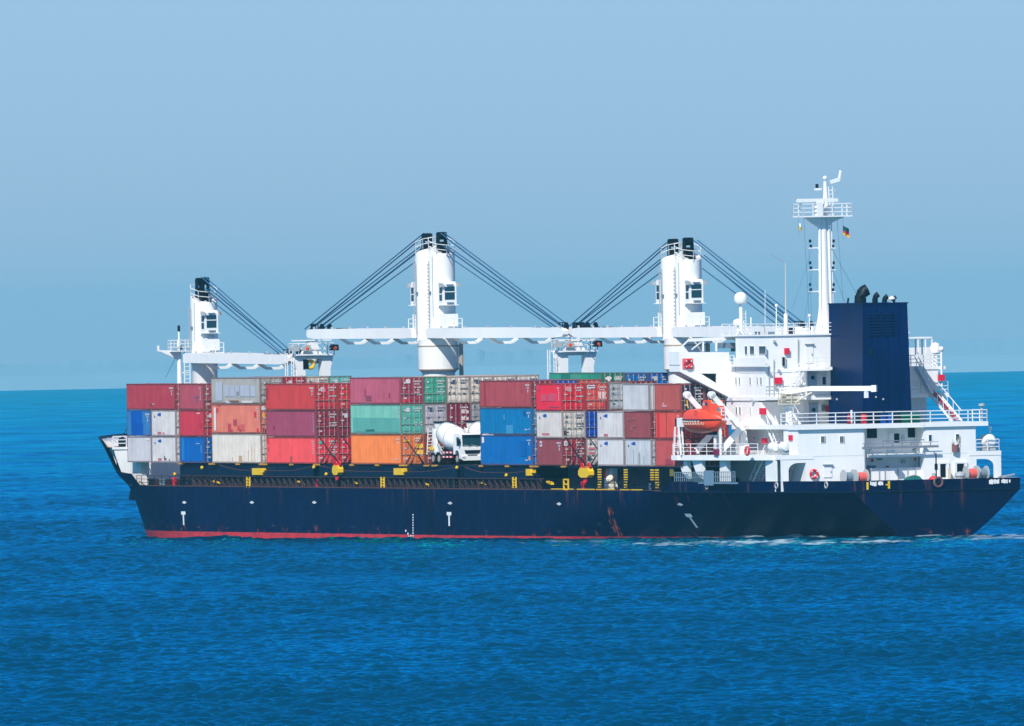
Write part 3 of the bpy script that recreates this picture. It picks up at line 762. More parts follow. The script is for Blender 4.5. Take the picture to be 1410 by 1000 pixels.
# bow bay
x = 149.43
container(155.66, 0, z1, L20, ST, (196,203,212), "plain pale grey container at the foot of the foremost stack", mk=None, patches=((.8,.92,.86,.92,(240,240,240)),))
container(x, 0, z1, L20, ST, (206,212,216), "white container with blue emblem and grey bottom stain, beneath its twin near the bow", dark=True, mk=None, patches=EMB+REDT[:1]+((.5,.54,.1,.25,(90,95,110)),(.55,.6,.1,.18,(100,100,115)),(.7,.74,.07,.13,(130,100,95))))
container(155.66, 0, z2s, L20, ST, (55,120,185), "blue container with darker blue repainted patches, at the far left of the stacks", mk=0, patches=((.18,.36,.03,.96,(0,88,180)),(.36,.64,.5,.97,(0,92,196)),(.36,.68,.03,.5,(0,86,188))))
container(x, 0, z2s, L20, ST, (208,213,216), "white container with a blue emblem on top of another one near the bow", dark=True, mk=None, patches=EMB+REDT)
container(x+.06, 0, CB+2*(ST+GAP), L40, ST, (172,58,74), "long crimson container on top of the foremost stack", mk=0, patches=((.02,.05,.2,.24,(190,120,60)),(.49,.52,.15,.24,(110,60,80)),(.53,.58,.2,.24,(215,180,180))))
# second bay
x = 142.35
container(x, 0, z1, L20, ST, (0,98,186), "blue container at the bottom of the stack under a crimson one", mk=None, patches=((.66,.82,.72,.745,(190,210,225)),(.87,.885,.4,.66,(120,170,215)),(.08,.16,.1,.95,(40,130,205))))
container(x, 0, z2s, L20, ST, (195,52,72), "plain crimson container between a blue one below and a dusty maroon one above", mk=None, patches=((.72,.84,.86,.9,(235,220,220)),(.86,.9,.3,.5,(215,30,60))))
container(x, 0, CB+2*(ST+GAP), L20, ST, (172,76,92), "dusty maroon container on top, left of the grey one with pale blotches", mk=1, patches=((.62,.8,.46,.54,(150,90,125)),(.68,.78,.32,.42,(155,95,125))))
# third bay
x = 128.15
container(x, 0, z1, L40, HC, (222,222,214), "long cream container with rusty streaks at the bottom tier", mk=None, patches=((.54,.60,.03,.26,(205,175,130)),(.41,.43,.04,.2,(214,196,160)),(.73,.75,.05,.45,(216,205,180)),(.80,.82,.1,.6,(220,208,185)),(.86,.87,.05,.5,(214,190,150))))
container(x, 0, z2h, L40, HC, (218,128,108), "long salmon container with red repainted squares and a white strip", mk=1, patches=((.05,.09,.1,.88,(238,238,240)),(.10,.135,.72,.87,(225,50,70)),(.87,.91,.56,.75,(220,50,65)),(.44,.52,.28,.48,(192,78,88)),(.33,.40,.0+.06,.34,(205,75,80)),(.40,.43,.06,.15,(205,75,80)),(.53,.57,.12,.26,(222,60,70)),(.58,.68,.1,.32,(226,104,92)),(.57,.6,.05,.14,(210,60,70)),(.92,.955,.06,.18,(222,60,60)),(.11,.18,.93,.95,(205,60,60))))
container(x, 0, z2h+HC+GAP, L40, ST, (168,172,170), "long grey container with pale blue painted-over bars along its side", mk=None, patches=((.09,.23,.12,.82,(190,203,220)),)+tuple((.28+.105*i,.365+.105*i,.28,.70,(186,200,220)) for i in range(6))+((.30,.39,.04,.1,(225,225,222)),(.62,.84,.04,.12,(228,228,226)),(.36,.56,.07,.13,(130,100,75)),(.52,.57,.24,.46,(215,218,222))))
B3T = z2h+HC+GAP
container(x, 1, B3T, L40, ST, (170,30,58), "dark red container end just above the red-orange stack, second row", mk=None, door=(165,24,50))
container(x, 2, B3T, L40, ST, (206,206,196), "cream container end above the red doors, between dark red and turquoise ends", mk=None, door=(205,206,196), dark=True)
container(x, 3, B3T, L40, ST, (100,190,185), "turquoise container end showing above the red doors", mk=None, door=(95,190,188))
# fourth bay
x = 114.60
container(x, 0, z1, L40, ST, (240,86,88), "long coral red container at the bottom tier left of the orange one", mk=1, door=(232,58,76), patches=((.02,.05,.75,.93,(232,50,60)),(.03,.05,.5,.62,(205,80,95)),(.475,.52,.05,.28,(190,85,75))))
container(x, 0, z2s, L40, ST, (160,72,100), "long plum container in the middle tier above the coral one", mk=3, door=(140,34,60), patches=((.14,.165,.27,.42,(150,50,80)),))
container(x, 0, CB+2*(ST+GAP), L40, ST, (200,64,62), "long red-orange container on top of the plum and coral ones", mk=0, door=(195,42,58), patches=((.015,.05,.42,.85,(175,50,70)),))
container(x, 1, z1, L40, ST, (205,34,60), "bright red door end half hidden behind the orange container", mk=None, door=(212,26,58))
container(x, 1, z2s, L40, ST, (140,34,60), "dark maroon door end half hidden behind the turquoise container", mk=None, door=(130,30,58))
container(x, 1, CB+2*(ST+GAP), L40, ST, (200,50,56), "brick red door end half hidden behind the dusty pink container", mk=None, door=(198,46,56))
# fifth bay
x = 93.87
T5 = z2h+HC+GAP
container(x, 0, z1, L40, HC, (244,140,70), "long orange container with yellow panels on its doors", mk=2, door=(226,118,48), patches=())
container(x, 0, z2h, L40, HC, (120,196,180), "long turquoise container above the orange one", mk=1, door=(80,178,162), patches=((.05,.97,.08,.55,(102,184,172)),(.3,.48,.03,.17,(80,160,158))))
container(x, 0, T5, L40, ST, (184,92,116), "long dusty pink container on top of the turquoise one", mk=None, door=(150,44,70), patches=((.29,.315,.3,.58,(160,66,95)),(.315,.42,.12,.32,(156,72,98)),(.765,.79,.25,.42,(178,56,84)),(.975,.99,.1,.9,(178,64,84))))
container(x, 1, z2h, L40, HC, (176,180,192), "grey container end above the nearer mixer truck", mk=None, door=(176,180,192), dark=True)
container(x, 1, T5, L40, ST, (60,170,140), "green door end in the top tier between maroon and cream ends", mk=None, door=(56,166,138))
container(x, 2, z2h, L40, HC, (125,22,56), "dark maroon door end above the second mixer truck", mk=None, door=(126,22,56), wbar=False)
container(x, 2, T5, L40, ST, (212,210,200), "cream door end with dark squares right of the green one", mk=None, door=(212,210,200), dark=True)
container(x, 3, z2h, L40, HC, (150,154,160), "grey door end mostly hidden behind the blue container", mk=None, door=(150,154,160), dark=True)
for n, la in ((3, "cream door end partly hidden by the red-brown container top"), (4, "cream container end, a thin strip above the left half of the red-brown container"), (5, "cream container end, a thin strip above the right half of the red-brown container")):
    container(x, n, T5, L40, ST, (212,210,200), la, mk=None, door=(212,210,200), dark=True)
# sixth bay
x = 62.70
T6 = z2h+ST+GAP
container(x, 0, z1, L40, HC, (0,106,184), "long bright blue container at the bottom right of the mixer trucks", mk=2, door=(0,96,190), patches=((.03,.07,.74,.93,(240,240,240)),(.93,.96,.17,.3,(235,165,50)),(.02,.25,.995,1.0,(220,220,220)),(.78,.88,.3,.8,(0,102,188))))
container(x, 0, z2h, L40, ST, (0,120,182), "long blue container with two pale patches above a brighter blue one", mk=2, door=(10,118,180), patches=((.455,.485,.55,.75,(70,160,210)),(.5,.635,.05,.36,(66,158,206)),(.84,.88,.7,.9,(0,90,170)),(.05,.16,.02,.04,(220,220,225))))
container(x, 0, T6, L40, ST, (170,74,82), "long red-brown container on top of the two blue ones", mk=0, door=(130,40,58), patches=((.085,.11,.05,.97,(156,60,74)),(.7,.71,.08,.2,(110,50,65)),(.81,.82,.55,.65,(130,50,65))))
container(x, 1, T6, L40, ST, (0,96,190), "blue container end peeking out over the bright red top container", mk=None, door=(0,84,180))
container(x, 2, T6, L40, ST, (196,84,76), "red-brown container end peeking out over the orange-red doors", mk=None, door=(196,84,76))
container(x, 3, z2h+HC+GAP, L40, HC, (30,158,132), "long green container showing above the top tier with a white letter T on its end", mk=None, door=(8,118,102), patches=tuple((.2*i+.02,.2*i+.19,.05,.95,pc) for i, pc in enumerate(((40,168,140),(8,132,116),(66,160,140),(36,160,130),(30,150,128)))))
container(x, 4, z2h+HC+GAP, L40, HC-.12, (0,116,190), "blue container end just right of the green one in the background", mk=None, door=(0,110,186))
container(x, 5, z2h+HC+GAP, L40, HC-.1, (0,102,186), "blue container end beside the white crane base", mk=None, door=(0,96,186))
# seventh bay
x = 55.55
container(x, 0, z1, L20, ST, (142,70,78), "brown container at the bottom with a small white and blue mark", mk=0, door=(150,44,58), patches=((.12,.2,.7,.9,(220,215,225)),(.13,.19,.77,.83,(70,100,190))))
container(x, 0, z2s, L20, ST, (208,210,208), "white container with a blue emblem between a bright red and a brown one", dark=True, mk=None, door=(205,207,200), patches=EMB+((.2,.5,.12,.19,(215,130,145)),))
container(x, 0, CB+2*(ST+GAP), L20, ST, (226,36,66), "bright red container on top, right of the red-brown long one", mk=1, door=(216,22,48), patches=((.2,.4,.36,.62,(212,82,108)),(.46,.78,.36,.64,(214,80,106)),(.06,.14,.75,.95,(214,70,96)),(.5,.9,.12,.17,(190,70,90))))
container(x, 1, z1, L20, ST, (205,208,206), "white door end with red text beside the crossed lashing rods", mk=None, door=(205,208,206), dark=True)
container(x, 1, z2s, L20, ST, (0,72,180), "deep blue door end in the middle tier", mk=None, door=(0,70,180), dmk=False)
container(x, 1, CB+2*(ST+GAP), L20, ST, (216,82,72), "orange-red door end with a blue and white panel in the top tier", mk=None, door=(216,78,68))
container(x, 2, CB+2*(ST+GAP), L20, ST, (176,188,194), "grey door end right of the orange-red one in the top tier", mk=None, door=(176,188,194), dark=True)
container(x, 3, CB+2*(ST+GAP)+.1, L20, ST, (140,44,62), "maroon container end peeking out over the white one beside the crane base", mk=None, door=(140,44,62))
# aft bays
x = 41.35
container(x, 0, z1, L20, ST, (208,216,222), "white container with blue emblem at the bottom, right of the door end with red text", dark=True, mk=None, patches=EMB)
container(x, 0, z2s, L20, ST, (206,212,216), "white container with a blue emblem left of the rust-brown one", dark=True, mk=None, patches=EMB+REDT[:1])
x = 35.0
container(x, 0, z1, L20, ST, (190,204,214), "pale bluish container with a blue emblem and dark streaks under the rust-brown one", dark=True, mk=None, patches=EMB+((.3,.32,.05,.6,(165,180,192)),(.52,.56,.08,.5,(160,176,190)),(.7,.73,.1,.4,(172,186,196))))
container(x, 0, z2s, L20, ST, (150,74,80), "rust-brown container with worn blotches in the middle tier", mk=None, door=(120,30,55), patches=((.22,.3,.3,.5,(165,96,88)),(.28,.42,.42,.5,(168,100,90)),(.42,.5,.2,.3,(160,92,86)),(.1,.2,.66,.76,(160,90,90)),(.28,.4,.68,.78,(162,95,90))))
container(x+.35, 0, CB+2*(ST+GAP), L20, ST, (196,206,214), "plain pale grey container on top with a blank end", mk=None, flip=True, dark=True, dmk=False)
x = 27.95
container(x, 0, z1, L20, ST, (186,84,84), "red-brown container at the bottom behind the boat platform", mk=None, door=(150,50,60), patches=((.36,.62,.08,.28,(168,70,78)),))
container(x, 0, z2s, L20, ST, (214,82,70), "orange-red container with a brighter vertical stripe next to the lifeboat", mk=1, door=(190,40,55), patches=((.08,.17,.04,.95,(222,40,50)),(.42,.445,.04,.95,(170,70,66))))
container(x, 0, CB+2*(ST+GAP), L20, ST, (176,86,80), "brown container on top beside the overhanging bridge wing", mk=None, door=(36,32,62), patches=((.28,.36,.16,.22,(225,190,190)),(.38,.44,.16,.22,(225,190,190)),(.29,.35,.24,.3,(220,185,185)),(.88,.9,.4,.8,(206,130,100))))  # door colour darkened to hold the bridge wing's shade
for z, la, rg in ((z1, "dark red container end low behind the lifeboat davit", (140,44,56)), (z2s, "red container end directly behind the lifeboat", (170,44,56)), (CB+2*(ST+GAP), "dark container end in the shade under the bridge wing", (60,36,62))):  # top end coloured darker, wing shade put into its tone
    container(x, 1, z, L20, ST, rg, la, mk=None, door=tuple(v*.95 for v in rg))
# unseen boxes that carry the inner rows
FG = 'containers carrying the inner rows'
FL = "weathered container in the inner rows behind the port side stacks"
g = random.Random(4); FCOL = [(150,60,60),(60,110,150),(170,90,70),(120,130,130),(60,130,110)]
for x, rows in ((128.15, [(1,z1,HC),(1,z2h,HC),(2,z1,HC),(2,z2h,HC),(3,z1,HC),(3,z2h,HC)]),
                (93.87, [(1,z1,HC),(2,z1,HC),(3,z1,HC),(4,z1,HC),(4,z2h,HC),(5,z1,HC),(5,z2h,HC)]),
                (62.70, [(1,z1,HC),(1,z2h,ST),(2,z1,HC),(2,z2h,ST),(3,z1,HC),(3,z2h,HC),(4,z1,HC),(4,z2h,HC),(5,z1,HC),(5,z2h,HC)])):
    for n, z, H in rows: container(x, n, z, L40, H, g.choice(FCOL), FL, mk=None, group=FG)
for n in (2, 3):
    for z in (z1, z2s): container(55.55, n, z+(.05 if n == 3 else 0), L20, ST, g.choice(FCOL), FL, mk=None, group=FG)
# panels and lettering that stand out on single doors
def door_panel(x, n, z, y0, y1, a, b, rgb, nm='door_panel'):
    """coloured rectangle on an aft end: y0..y1 from the left edge of the end, a..b up, metres; hung on the nearest container"""
    yc = 13.4 - 2.455*n; best = None
    w = SHIPM @ Vector((x, yc-1.2, z))
    for o in scn.objects:
        if o.name.startswith('shipping_container'):
            q = SHIPI @ o.matrix_world.translation; L = 3.03 if abs(q.x-x) < 4 else 6.1
            if abs(q.y-(yc-W_/2)) < .3 and abs(q.z-z) < .2 and abs(q.x-L-x) < .6: best = o
    if not best: return
    q = SHIPI @ best.matrix_world.translation
    m = MB().box(x-q.x-.05, x-q.x-.036, yc-y0-q.y, yc-y1-q.y, a, b); o = ob(nm, m, MARKC, best); o.color = col4(rgb, CK)
bpy.context.view_layer.update()
for a, b in ((1.55,1.95),(.95,1.35)): door_panel(93.87, 0, z1, 1.5, 2.3, a, b, (250,205,70))
door_panel(93.87, 0, z1, .2, .95, 2.2, 2.35, (235,190,60))
door_panel(93.87, 0, T5, .6, 1.05, 2.0, 2.4, (225,215,220)); door_panel(93.87, 0, T5, .2, 1.0, .2, .45, (205,30,60))
door_panel(114.60, 0, CB+2*(ST+GAP), .7, 1.1, 1.75, 2.1, (235,140,160)); door_panel(114.60, 0, z1, .3, .62, 1.9, 2.25, (80,190,180))
door_panel(128.15, 0, z2h, .1, .45, 2.3, 2.7, (215,225,235)); door_panel(128.15, 0, z2h, .15, .45, 1.6, 2.0, (240,180,50)); door_panel(128.15, 0, z2h, .2, .5, .2, .6, (170,40,70))
door_panel(55.55, 1, CB+2*(ST+GAP), .2, 1.0, 2.1, 2.4, (235,235,245)); door_panel(55.55, 1, CB+2*(ST+GAP), .25, .95, 2.2, 2.32, (50,90,200))
door_panel(55.55, 1, CB+2*(ST+GAP), 1.35, 1.65, 1.15, 1.75, (240,215,215)); door_panel(55.55, 1, CB+2*(ST+GAP), 1.75, 2.1, 1.15, 1.75, (240,215,215)); door_panel(55.55, 1, CB+2*(ST+GAP), 1.9, 2.2, .2, .9, (150,35,60))
door_panel(55.55, 0, CB+2*(ST+GAP), .4, .85, 1.9, 2.3, (232,140,150)); door_panel(55.55, 0, z1, .15, .5, 1.9, 2.35, (225,225,235)); door_panel(55.55, 0, z1, .25, .5, 2.0, 2.2, (70,130,200))
door_panel(55.55, 0, z2s, .15, .45, .3, .7, (60,30,45)); door_panel(55.55, 0, z2s, .15, .4, .8, 1.15, (160,155,150))
door_panel(55.55, 1, z1, .2, .9, 1.5, 1.7, (210,120,140)); door_panel(55.55, 1, z1, .2, .9, 1.05, 1.25, (200,110,130)); door_panel(55.55, 1, z1, .15, .5, .4, .8, (30,40,60))
for n in (2, 3): door_panel(93.87, n, T5, .2, .42, .85, 1.1, (25,35,60))
door_panel(93.87, 2, T5, .7, .85, .85, 1.1, (90,95,100))
for a in (1.25, 1.9): door_panel(93.87, 2, z2h, 1.5, 1.85, a, a+.3, (225,205,210)); door_panel(93.87, 2, z2h, 1.95, 2.25, a, a+.3, (225,205,210))
# white T on the green end
door_panel(62.70, 3, z2h+HC+GAP, .45, 1.05, 2.25, 2.45, (240,240,240), 'lettering'); door_panel(62.70, 3, z2h+HC+GAP, .65, .87, 1.75, 2.25, (240,240,240), 'lettering')
for k in range(4): door_panel(62.70, 3, z2h+HC+GAP, 1.35+.2*k, 1.5+.2*k, 2.2, 2.4, (215,235,228)); 
for k in range(3): door_panel(62.70, 3, z2h+HC+GAP, 1.4+.24*k, 1.58+.24*k, 1.9, 2.1, (215,235,228))
# crossed lashing rods in front of the bottom doors
for x, n, z in ((114.6, 0, z1), (114.6, 1, z1), (93.87, 0, z1), (55.55, 0, z1), (55.55, 1, z1)):
    y0 = 13.4-2.455*n; 
    for a, b in ((.25, 2.2), (2.2, .25)):
        ob('lashing_rod', MB().tube([(x-.45, y0-a, z-.02), (x-.12, y0-b, z+2.7)], .035, 6), DARK, SHIP)
        ob('turnbuckle', MB().tube([(x-.45, y0-a, z-.02), (x-.4, y0-a+(.5 if b < a else -.5), z+.75)], .07, 6), DARK, SHIP)

# ------------------------------------------------------------------ deck cranes
def sheaves(parent, x, y, z0, z1, w):
    """dark cluster of rope sheaves on a tower head"""
    m = MB(); d = .95
    for k in range(4):
        yy = y - w/2 + (k+.5)*w/4
        m.lathe([(.0,-.05),(.34,-.05),(.38,-.09),(.38,.09),(.34,.05),(0,.05)], (x, yy, z1-.4), 'y', 14)
        m.lathe([(.0,-.05),(.40,-.05),(.44,-.09),(.44,.09),(.40,.05),(0,.05)], (x-.1, yy, z0+.55), 'y', 14)
    for e in (-.5, .5): m.prism([(x-.5, z0), (x+.45, z0), (x+.3, z1-.1), (x-.3, z1-.05)], 'xz', y+e*w-.03, y+e*w+.03)
    m.prism([(x-d, z0-.6), (x+.5, z0-.25), (x+.35, z0+.5), (x-.3, z0+.6), (x-d, z0+.1)], 'xz', y-w*.4, y+w*.4)
    return ob('sheave_block', m, BLACK, parent)
def tower(parent, x, y, z0, z1, r, s, rust=False):
    """crane house: an upright drum whose head slopes down towards the jib; s = +1 jib forward, -1 jib aft"""
    m = MB(); n = 36; vs = []
    for z in (z0, None):
        for k in range(n):
            t = 2*math.pi*k/n; a, b = r*math.cos(t), r*math.sin(t)
            zz = z if z is not None else z1 - .42*(s*a/r+1)
            vs.append((x+a, y+b, zz))
    m.add(vs, [(k, (k+1) % n, n+(k+1) % n, n+k) for k in range(n)] + [tuple(range(n, 2*n))])
    m.lathe([(r+.06, 0), (r+.06, .14)], (x, y, z0+.02), 'z', 32)
    return ob('tower', m, WHITE, parent, smooth=True)
def cab(parent, x, y, z, s):
    """operator's cab on the jib side of a tower"""
    m = MB(); w, d, h = 1.45, 1.15, 2.25
    m.prism([(x, z), (x+s*d, z), (x+s*d, z+h-.25), (x+s*(d-.3), z+h), (x, z+h)], 'xz', y-w/2, y+w/2)
    m.box(x, x+s*(d+.35), y-w/2-.1, y+w/2+.1, z-.07, z)
    c = ob('operator_cab', m, WHITE, parent)
    xf = x+s*d
    m = MB().box(xf+s*.01, xf+s*.03, y-w/2+.2, y+w/2-.2, z+.5, z+1.75); ob('cab_window', m, GLASS, c)
    m = MB().box(xf+s*.03, xf+s*.05, y-w/2+.15, y+w/2-.15, z+1.22, z+1.3); ob('window_bar', m, WHITE, c)
    for a, b in ((.4, 1.0), (1.12, 1.72)):
        m = MB().box(x+s*.35, x+s*(d-.2), y+w/2+.005, y+w/2+.025, z+a, z+b); ob('cab_window', m, GLASS, c)
    m = MB().box(xf, xf+s*.3, y-.35, y+.35, z+.12, z+.24).box(xf, xf+s*.2, y-.35, y+.35, z+1.9, z+2.0); ob('wiper_box', m, GREY, c)
    for e in (-1, 1):
        m = MB().box(xf-s*.1, xf+s*.25, y+e*(w/2+.2)-.18, y+e*(w/2+.2)+.18, z+1.75, z+2.1); ob('floodlight', m, LGREY, c)
    return c
def jib(parent, xh, xt, yc, z, s, zt=None, half=1.6):
    """twin box-girder jib from hinge xh to tip xt"""
    zt = z if zt is None else zt; L = abs(xt-xh)
    m = MB()
    for e in (1, -1):
        y = yc+e*half
        m.prism([(xh, z-.45), (xh+s*L*.08, z-.5), (xh+s*L*.93, zt-.5), (xt-s*.25, zt-.38), (xt, zt-.18), (xt, zt+.18), (xt-s*.3, zt+.4), (xh+s*L*.93, zt+.46), (xh+s*.6, z+.5), (xh, z+.35)], 'xz', y-.28, y+.28)
    j = ob('jib', m, WHITE, parent)
    for f in (.19, .45, .70):
        x = xh+s*L*f; zz = z+(zt-z)*f-.5; m = MB()
        pts = [(half, zz+.05), (half*.45, zz-.46), (-half*.45, zz-.46), (-half, zz+.05)]
        for p, q in zip(pts[:-1], pts[1:]): m.bar((x, yc+p[0], p[1]), (x, yc+q[0], q[1]), .4, .26)
        ob('cross_brace', m, WHITE, j)
    for f in np.arange(.1, 1, .17): ob('rope_guide', MB().box(xh+s*L*f-.08, xh+s*L*f+.08, yc+half-.08, yc+half+.08, z+.42, z+.68), LGREY, j)
    m = MB().box(xt-s*1.5, xt+s*.2, yc-half-.3, yc-half+.2, zt-.45, zt+.5)
    for yy in (half, .5, -.5): m.lathe([(0,-.1),(.42,-.1),(.42,.1),(0,.1)], (xt-s*.5, yc+yy*.82, zt+.55), 'y', 14)
    m.rail([(xt-s*1.9, yc+half*.9, zt+.5), (xt-s*.2, yc+half*.9, zt+.5)], .45, 1, .8, .04)
    ob('jib_head', m, BLACK, j)
    return j
def cables(parent, tops, tips, yc, r=.058):
    for i, (a, b) in enumerate(zip(tops, tips)):
        a = Vector((a[0], yc, a[1])); b = Vector((b[0], yc, b[1])); a -= (b-a)*(.045, .045, .12, .12, .22)[i]
        for dy in (-.2, .2) if i in (0, 2) else (0,):
            d = Vector((0, dy, 0)); ob('hoist_cable', MB().tube([a+d, b+d*1.6], r, 5), CABLE, parent)
def P0(px, py): p = at(px, py, y=0); return (p.x, p.z)
def head_rail(parent, x, y, z, r, s):
    m = MB(); pts = []
    for k in range(9):
        t = 2*math.pi*k/8; a, b = (r+.05)*math.cos(t), (r+.05)*math.sin(t)
        pts.append((x+a, y+b, z-.42*(s*a/r+1)))
    m.rail(pts, 1.0, 2, 1.9, .026); ob('head_rail', m, WHITE, parent)
def fittings(parent, x, y, z0, z1, r, s, box=True):
    m = MB().ladder((x+.2, y+r+.12, z0+.4), (x+.2, y+r+.12, z1-1.2), .5, (1,0,0), .35, .03); ob('tower_ladder', m, LGREY, parent)
    if box:
        m = MB().box(x+s*(r-.3), x+s*(r+.9), y-.7, y+.8, z0+.9, z0+2.25).box(x+s*r*.6, x+s*(r+1.6), y-.9, y+1.0, z0+.72, z0+.85)
        m.rail([(x+s*(r+1.55), y+.95, z0+.85), (x+s*(r+1.55), y-.85, z0+.85)], .95, 2, .9, .035); ob('winch_platform', m, WHITE, parent)
    m = MB().tube([(x+s*r*.4, y+r*.93, z0+2), (x+s*r*.4, y+r*.93, z1-.8)], .05, 6); ob('cable_pipe', m, LGREY, parent)
    m = MB().box(x-.3, x-.1, y+r, y+r+.15, (z0+z1)/2-.1, (z0+z1)/2+.15); ob('junction_box', m, GREY, parent)
def lampost(parent, px, py, y): pass
GP = "crane units along the centreline"
# fore crane, a single one
c1 = bpy.data.objects.new('deck_crane', None); COL.objects.link(c1); c1.parent = SHIP
X1 = at(281, 450, y=0).x; r1 = 1.36
ob('pedestal', MB().lathe([(r1*.93, 4.4), (r1*.93, 16.1), (r1, 16.3)], (X1, 0, 0), 'z', 32), WHITE2, c1, smooth=True)
tower(c1, X1, 0, 16.3, 23.2, r1, -1); fittings(c1, X1, 0, 16.6, 23.2, r1, -1)
cab(c1, X1-r1+.15, .2, 19.4, -1)
jib(c1, X1+1.1, 147.9, 0, 16.9, -1, 16.75)
t0 = P0(279, 381); sheaves(c1, X1+.2, .42, 22.9, t0[1]-.1, .42); sheaves(c1, X1, -.22, 22.6, t0[1]-.05, .55)
head_rail(c1, X1, 0, 23.3, r1, -1)
cables(c1, [P0(285,386), P0(287,391), P0(297,407), P0(298,411), P0(304,424)], [P0(399,486), P0(397,487), P0(393,487), P0(389,487), P0(384,487)], 0)
# midship and after cranes: two towers on one turning pedestal
def twin(pa, pb, pc, ztop_, jf, ja, lf, la, base_py, zj):
    c = bpy.data.objects.new('twin_deck_crane', None); COL.objects.link(c); c.parent = SHIP
    Xc = at(pc, 480, y=0).x; rb = 2.0
    ob('pedestal', MB().lathe([(rb*.8, 4.4), (rb*.8, zj-3.9), (rb*.98, zj-3.55), (rb*1.0, zj-1.3), (rb*.96, zj-1.25), (rb*.96, zj-.6)], (Xc, 0, 0), 'z', 40), WHITE2, c, smooth=True)
    m = MB().lathe([(rb*1.03, zj-3.6), (rb*1.03, zj-3.5)], (Xc, 0, 0), 'z', 40).lathe([(rb*1.02, zj-1.32), (rb*1.02, zj-1.2)], (Xc, 0, 0), 'z', 40)
    m.tube([(Xc-rb*.6, -rb*.95, 6), (Xc-rb*.6, -rb*.95, zj-1)], .22, 8); ob('slewing_ring', m, paint('rust_stain_cream', (190,170,150), .8, .7, .2, .4, (140,90,60)) if 'rust_stain_cream' not in bpy.data.materials else bpy.data.materials['rust_stain_cream'], c)
    r = 1.22
    for (px, s, x, y, xt, lines) in ((pa, 1, Xc+.95, .55, jf, lf), (pb, -1, Xc-.45, -.30, ja, la)):
        rr = r if s > 0 else 1.30
        zt = ztop_ - (0 if s < 0 else .1)
        tower(c, x, y, zj-.8 if s > 0 else zj-1.2, zt+(.1 if s > 0 else .25), rr, s)
        fittings(c, x, y, zj-.4, zt, rr, s)
        cab(c, x+s*(rr-.15), y+.2, zj+2.75, s)
        jib(c, x, xt, y, zj, s)
        sheaves(c, x+s*.1, y, zt-.35, zt+1.6, .82)
        head_rail(c, x, y, zt+.15, rr, s)
        cables(c, *lines, y)
    return c
j2 = at(770, 458, y=1.3).z
twin(586, 609, 603.5, at(600, 337, y=0).z-.35, at(423.5, 460, y=2.3).x, at(779, 457, y=1.3).x,
     ([P0(586,327), P0(584,331), P0(572,352), P0(571,356), P0(574,364)], [P0(431,453), P0(434,453), P0(440,453), P0(445,453), P0(451,453)]),
     ([P0(613,327), P0(616,332), P0(625,350), P0(627,354), P0(625,361)], [P0(776,449), P0(772,450), P0(766,450), P0(760,450), P0(755,450)]), 508, j2)
twin(921, 957, 942.5, at(940, 345, y=0).z-.35, at(789, 458, y=2.3).x, at(1104, 456, y=1.3).x,
     ([P0(922,339), P0(919,344), P0(908,366), P0(906,370), P0(902,386)], [P0(795,449), P0(799,449), P0(804,449), P0(809,449), P0(816,449)]),
     ([P0(960,336), P0(966,343), P0(976,362), P0(978,366), P0(982,384)], [P0(1099,446), P0(1093,447), P0(1085,448), P0(1078,449), P0(1070,450)]), 530, j2-.0)
# crane rests between the cranes, with working lights
def rest(pl, pr, top_py, px_s, hook):
    c = bpy.data.objects.new('jib_rest', None); COL.objects.link(c); c.parent = SHIP
    xa = at((pl+pr)/2, 500, y=0).x; zt = at((pl+pr)/2, top_py, y=0).z
    for e in (1, -1):
        y = e*1.35
        m = MB().prism([(y-.45, 4.4), (y+.45, 4.4), (y+.45, zt-1.6), (y+.45+e*.0+.35*(e > 0), zt-.3), (y-.45-.35*(e < 0), zt-.3), (y-.45, zt-1.6)], 'yz', xa-.45, xa+.45)
        ob('rest_leg', m, WHITE, c)
    m = MB().box(xa-.9, xa+.9, -2.1, 2.1, zt-.25, zt-.1).box(xa-.35, xa+.35, -1.0, 1.0, zt-.6, zt-.25); ob('rest_platform', m, WHITE, c)
    zs = at((pl+pr)/2, 468, y=0).z
    m = MB().prism([(-1.0, zt-.1), (1.1, zt-.1), (.35, zt+1.2), (.35, zs), (-.35, zs), (-.35, zt+1.2)], 'yz', xa-.3, xa+.3).box(xa-.4, xa+.4, -2.0, 2.0, zs-.12, zs); ob('jib_saddle', m, WHITE, c)
    m = MB().rail([(xa-.85, 2.05, zt-.1), (xa-.85, -2.05, zt-.1), (xa+.85, -2.05, zt-.1), (xa+.85, 2.05, zt-.1), (xa-.85, 2.05, zt-.1)], 1.05, 2, 1.1, .035)
    ob('platform_rail', m, WHITE, c)
    m = MB().ladder((xa, 2.1, 6), (xa, 2.1, zt), .55, (1,0,0), .4, .04).ladder((xa, 2.75, 8), (xa, 2.75, zt), .55, (1,0,0), .8, .04); ob('rest_ladder', m, WHITE, c)
    for y in (2.2, .95, -2.05):
        m = MB().prism([(y-.4, zt+.2), (y+.4, zt+.2), (y+.44, zt+.6), (y+.15, zt+.82), (y-.35, zt+.78)], 'yz', xa-1.15, xa-.6); l = ob('working_light', m, DARK if y == -2.05 else LGREY, c)
        if y < 2: ob('lamp_glass', MB().lathe([(.0,-.03),(.16,-.02),(.2,.02)], (xa-1.155, y, zt+.42), 'x', 12), AMBER, l)
    if hook:
        ob('jib_hook', MB().torus((xa-.2, .25, zt-1.15), .36, .17, 'x', 16), YELLOW, c); ob('hook_block', MB().box(xa-.5, xa+.2, .62, 1.15, zt-1.6, zt-.62), BLACK, c)
    return c
rest(404, 455, 486, 425, True); rest(768, 815, 481, 790, False)
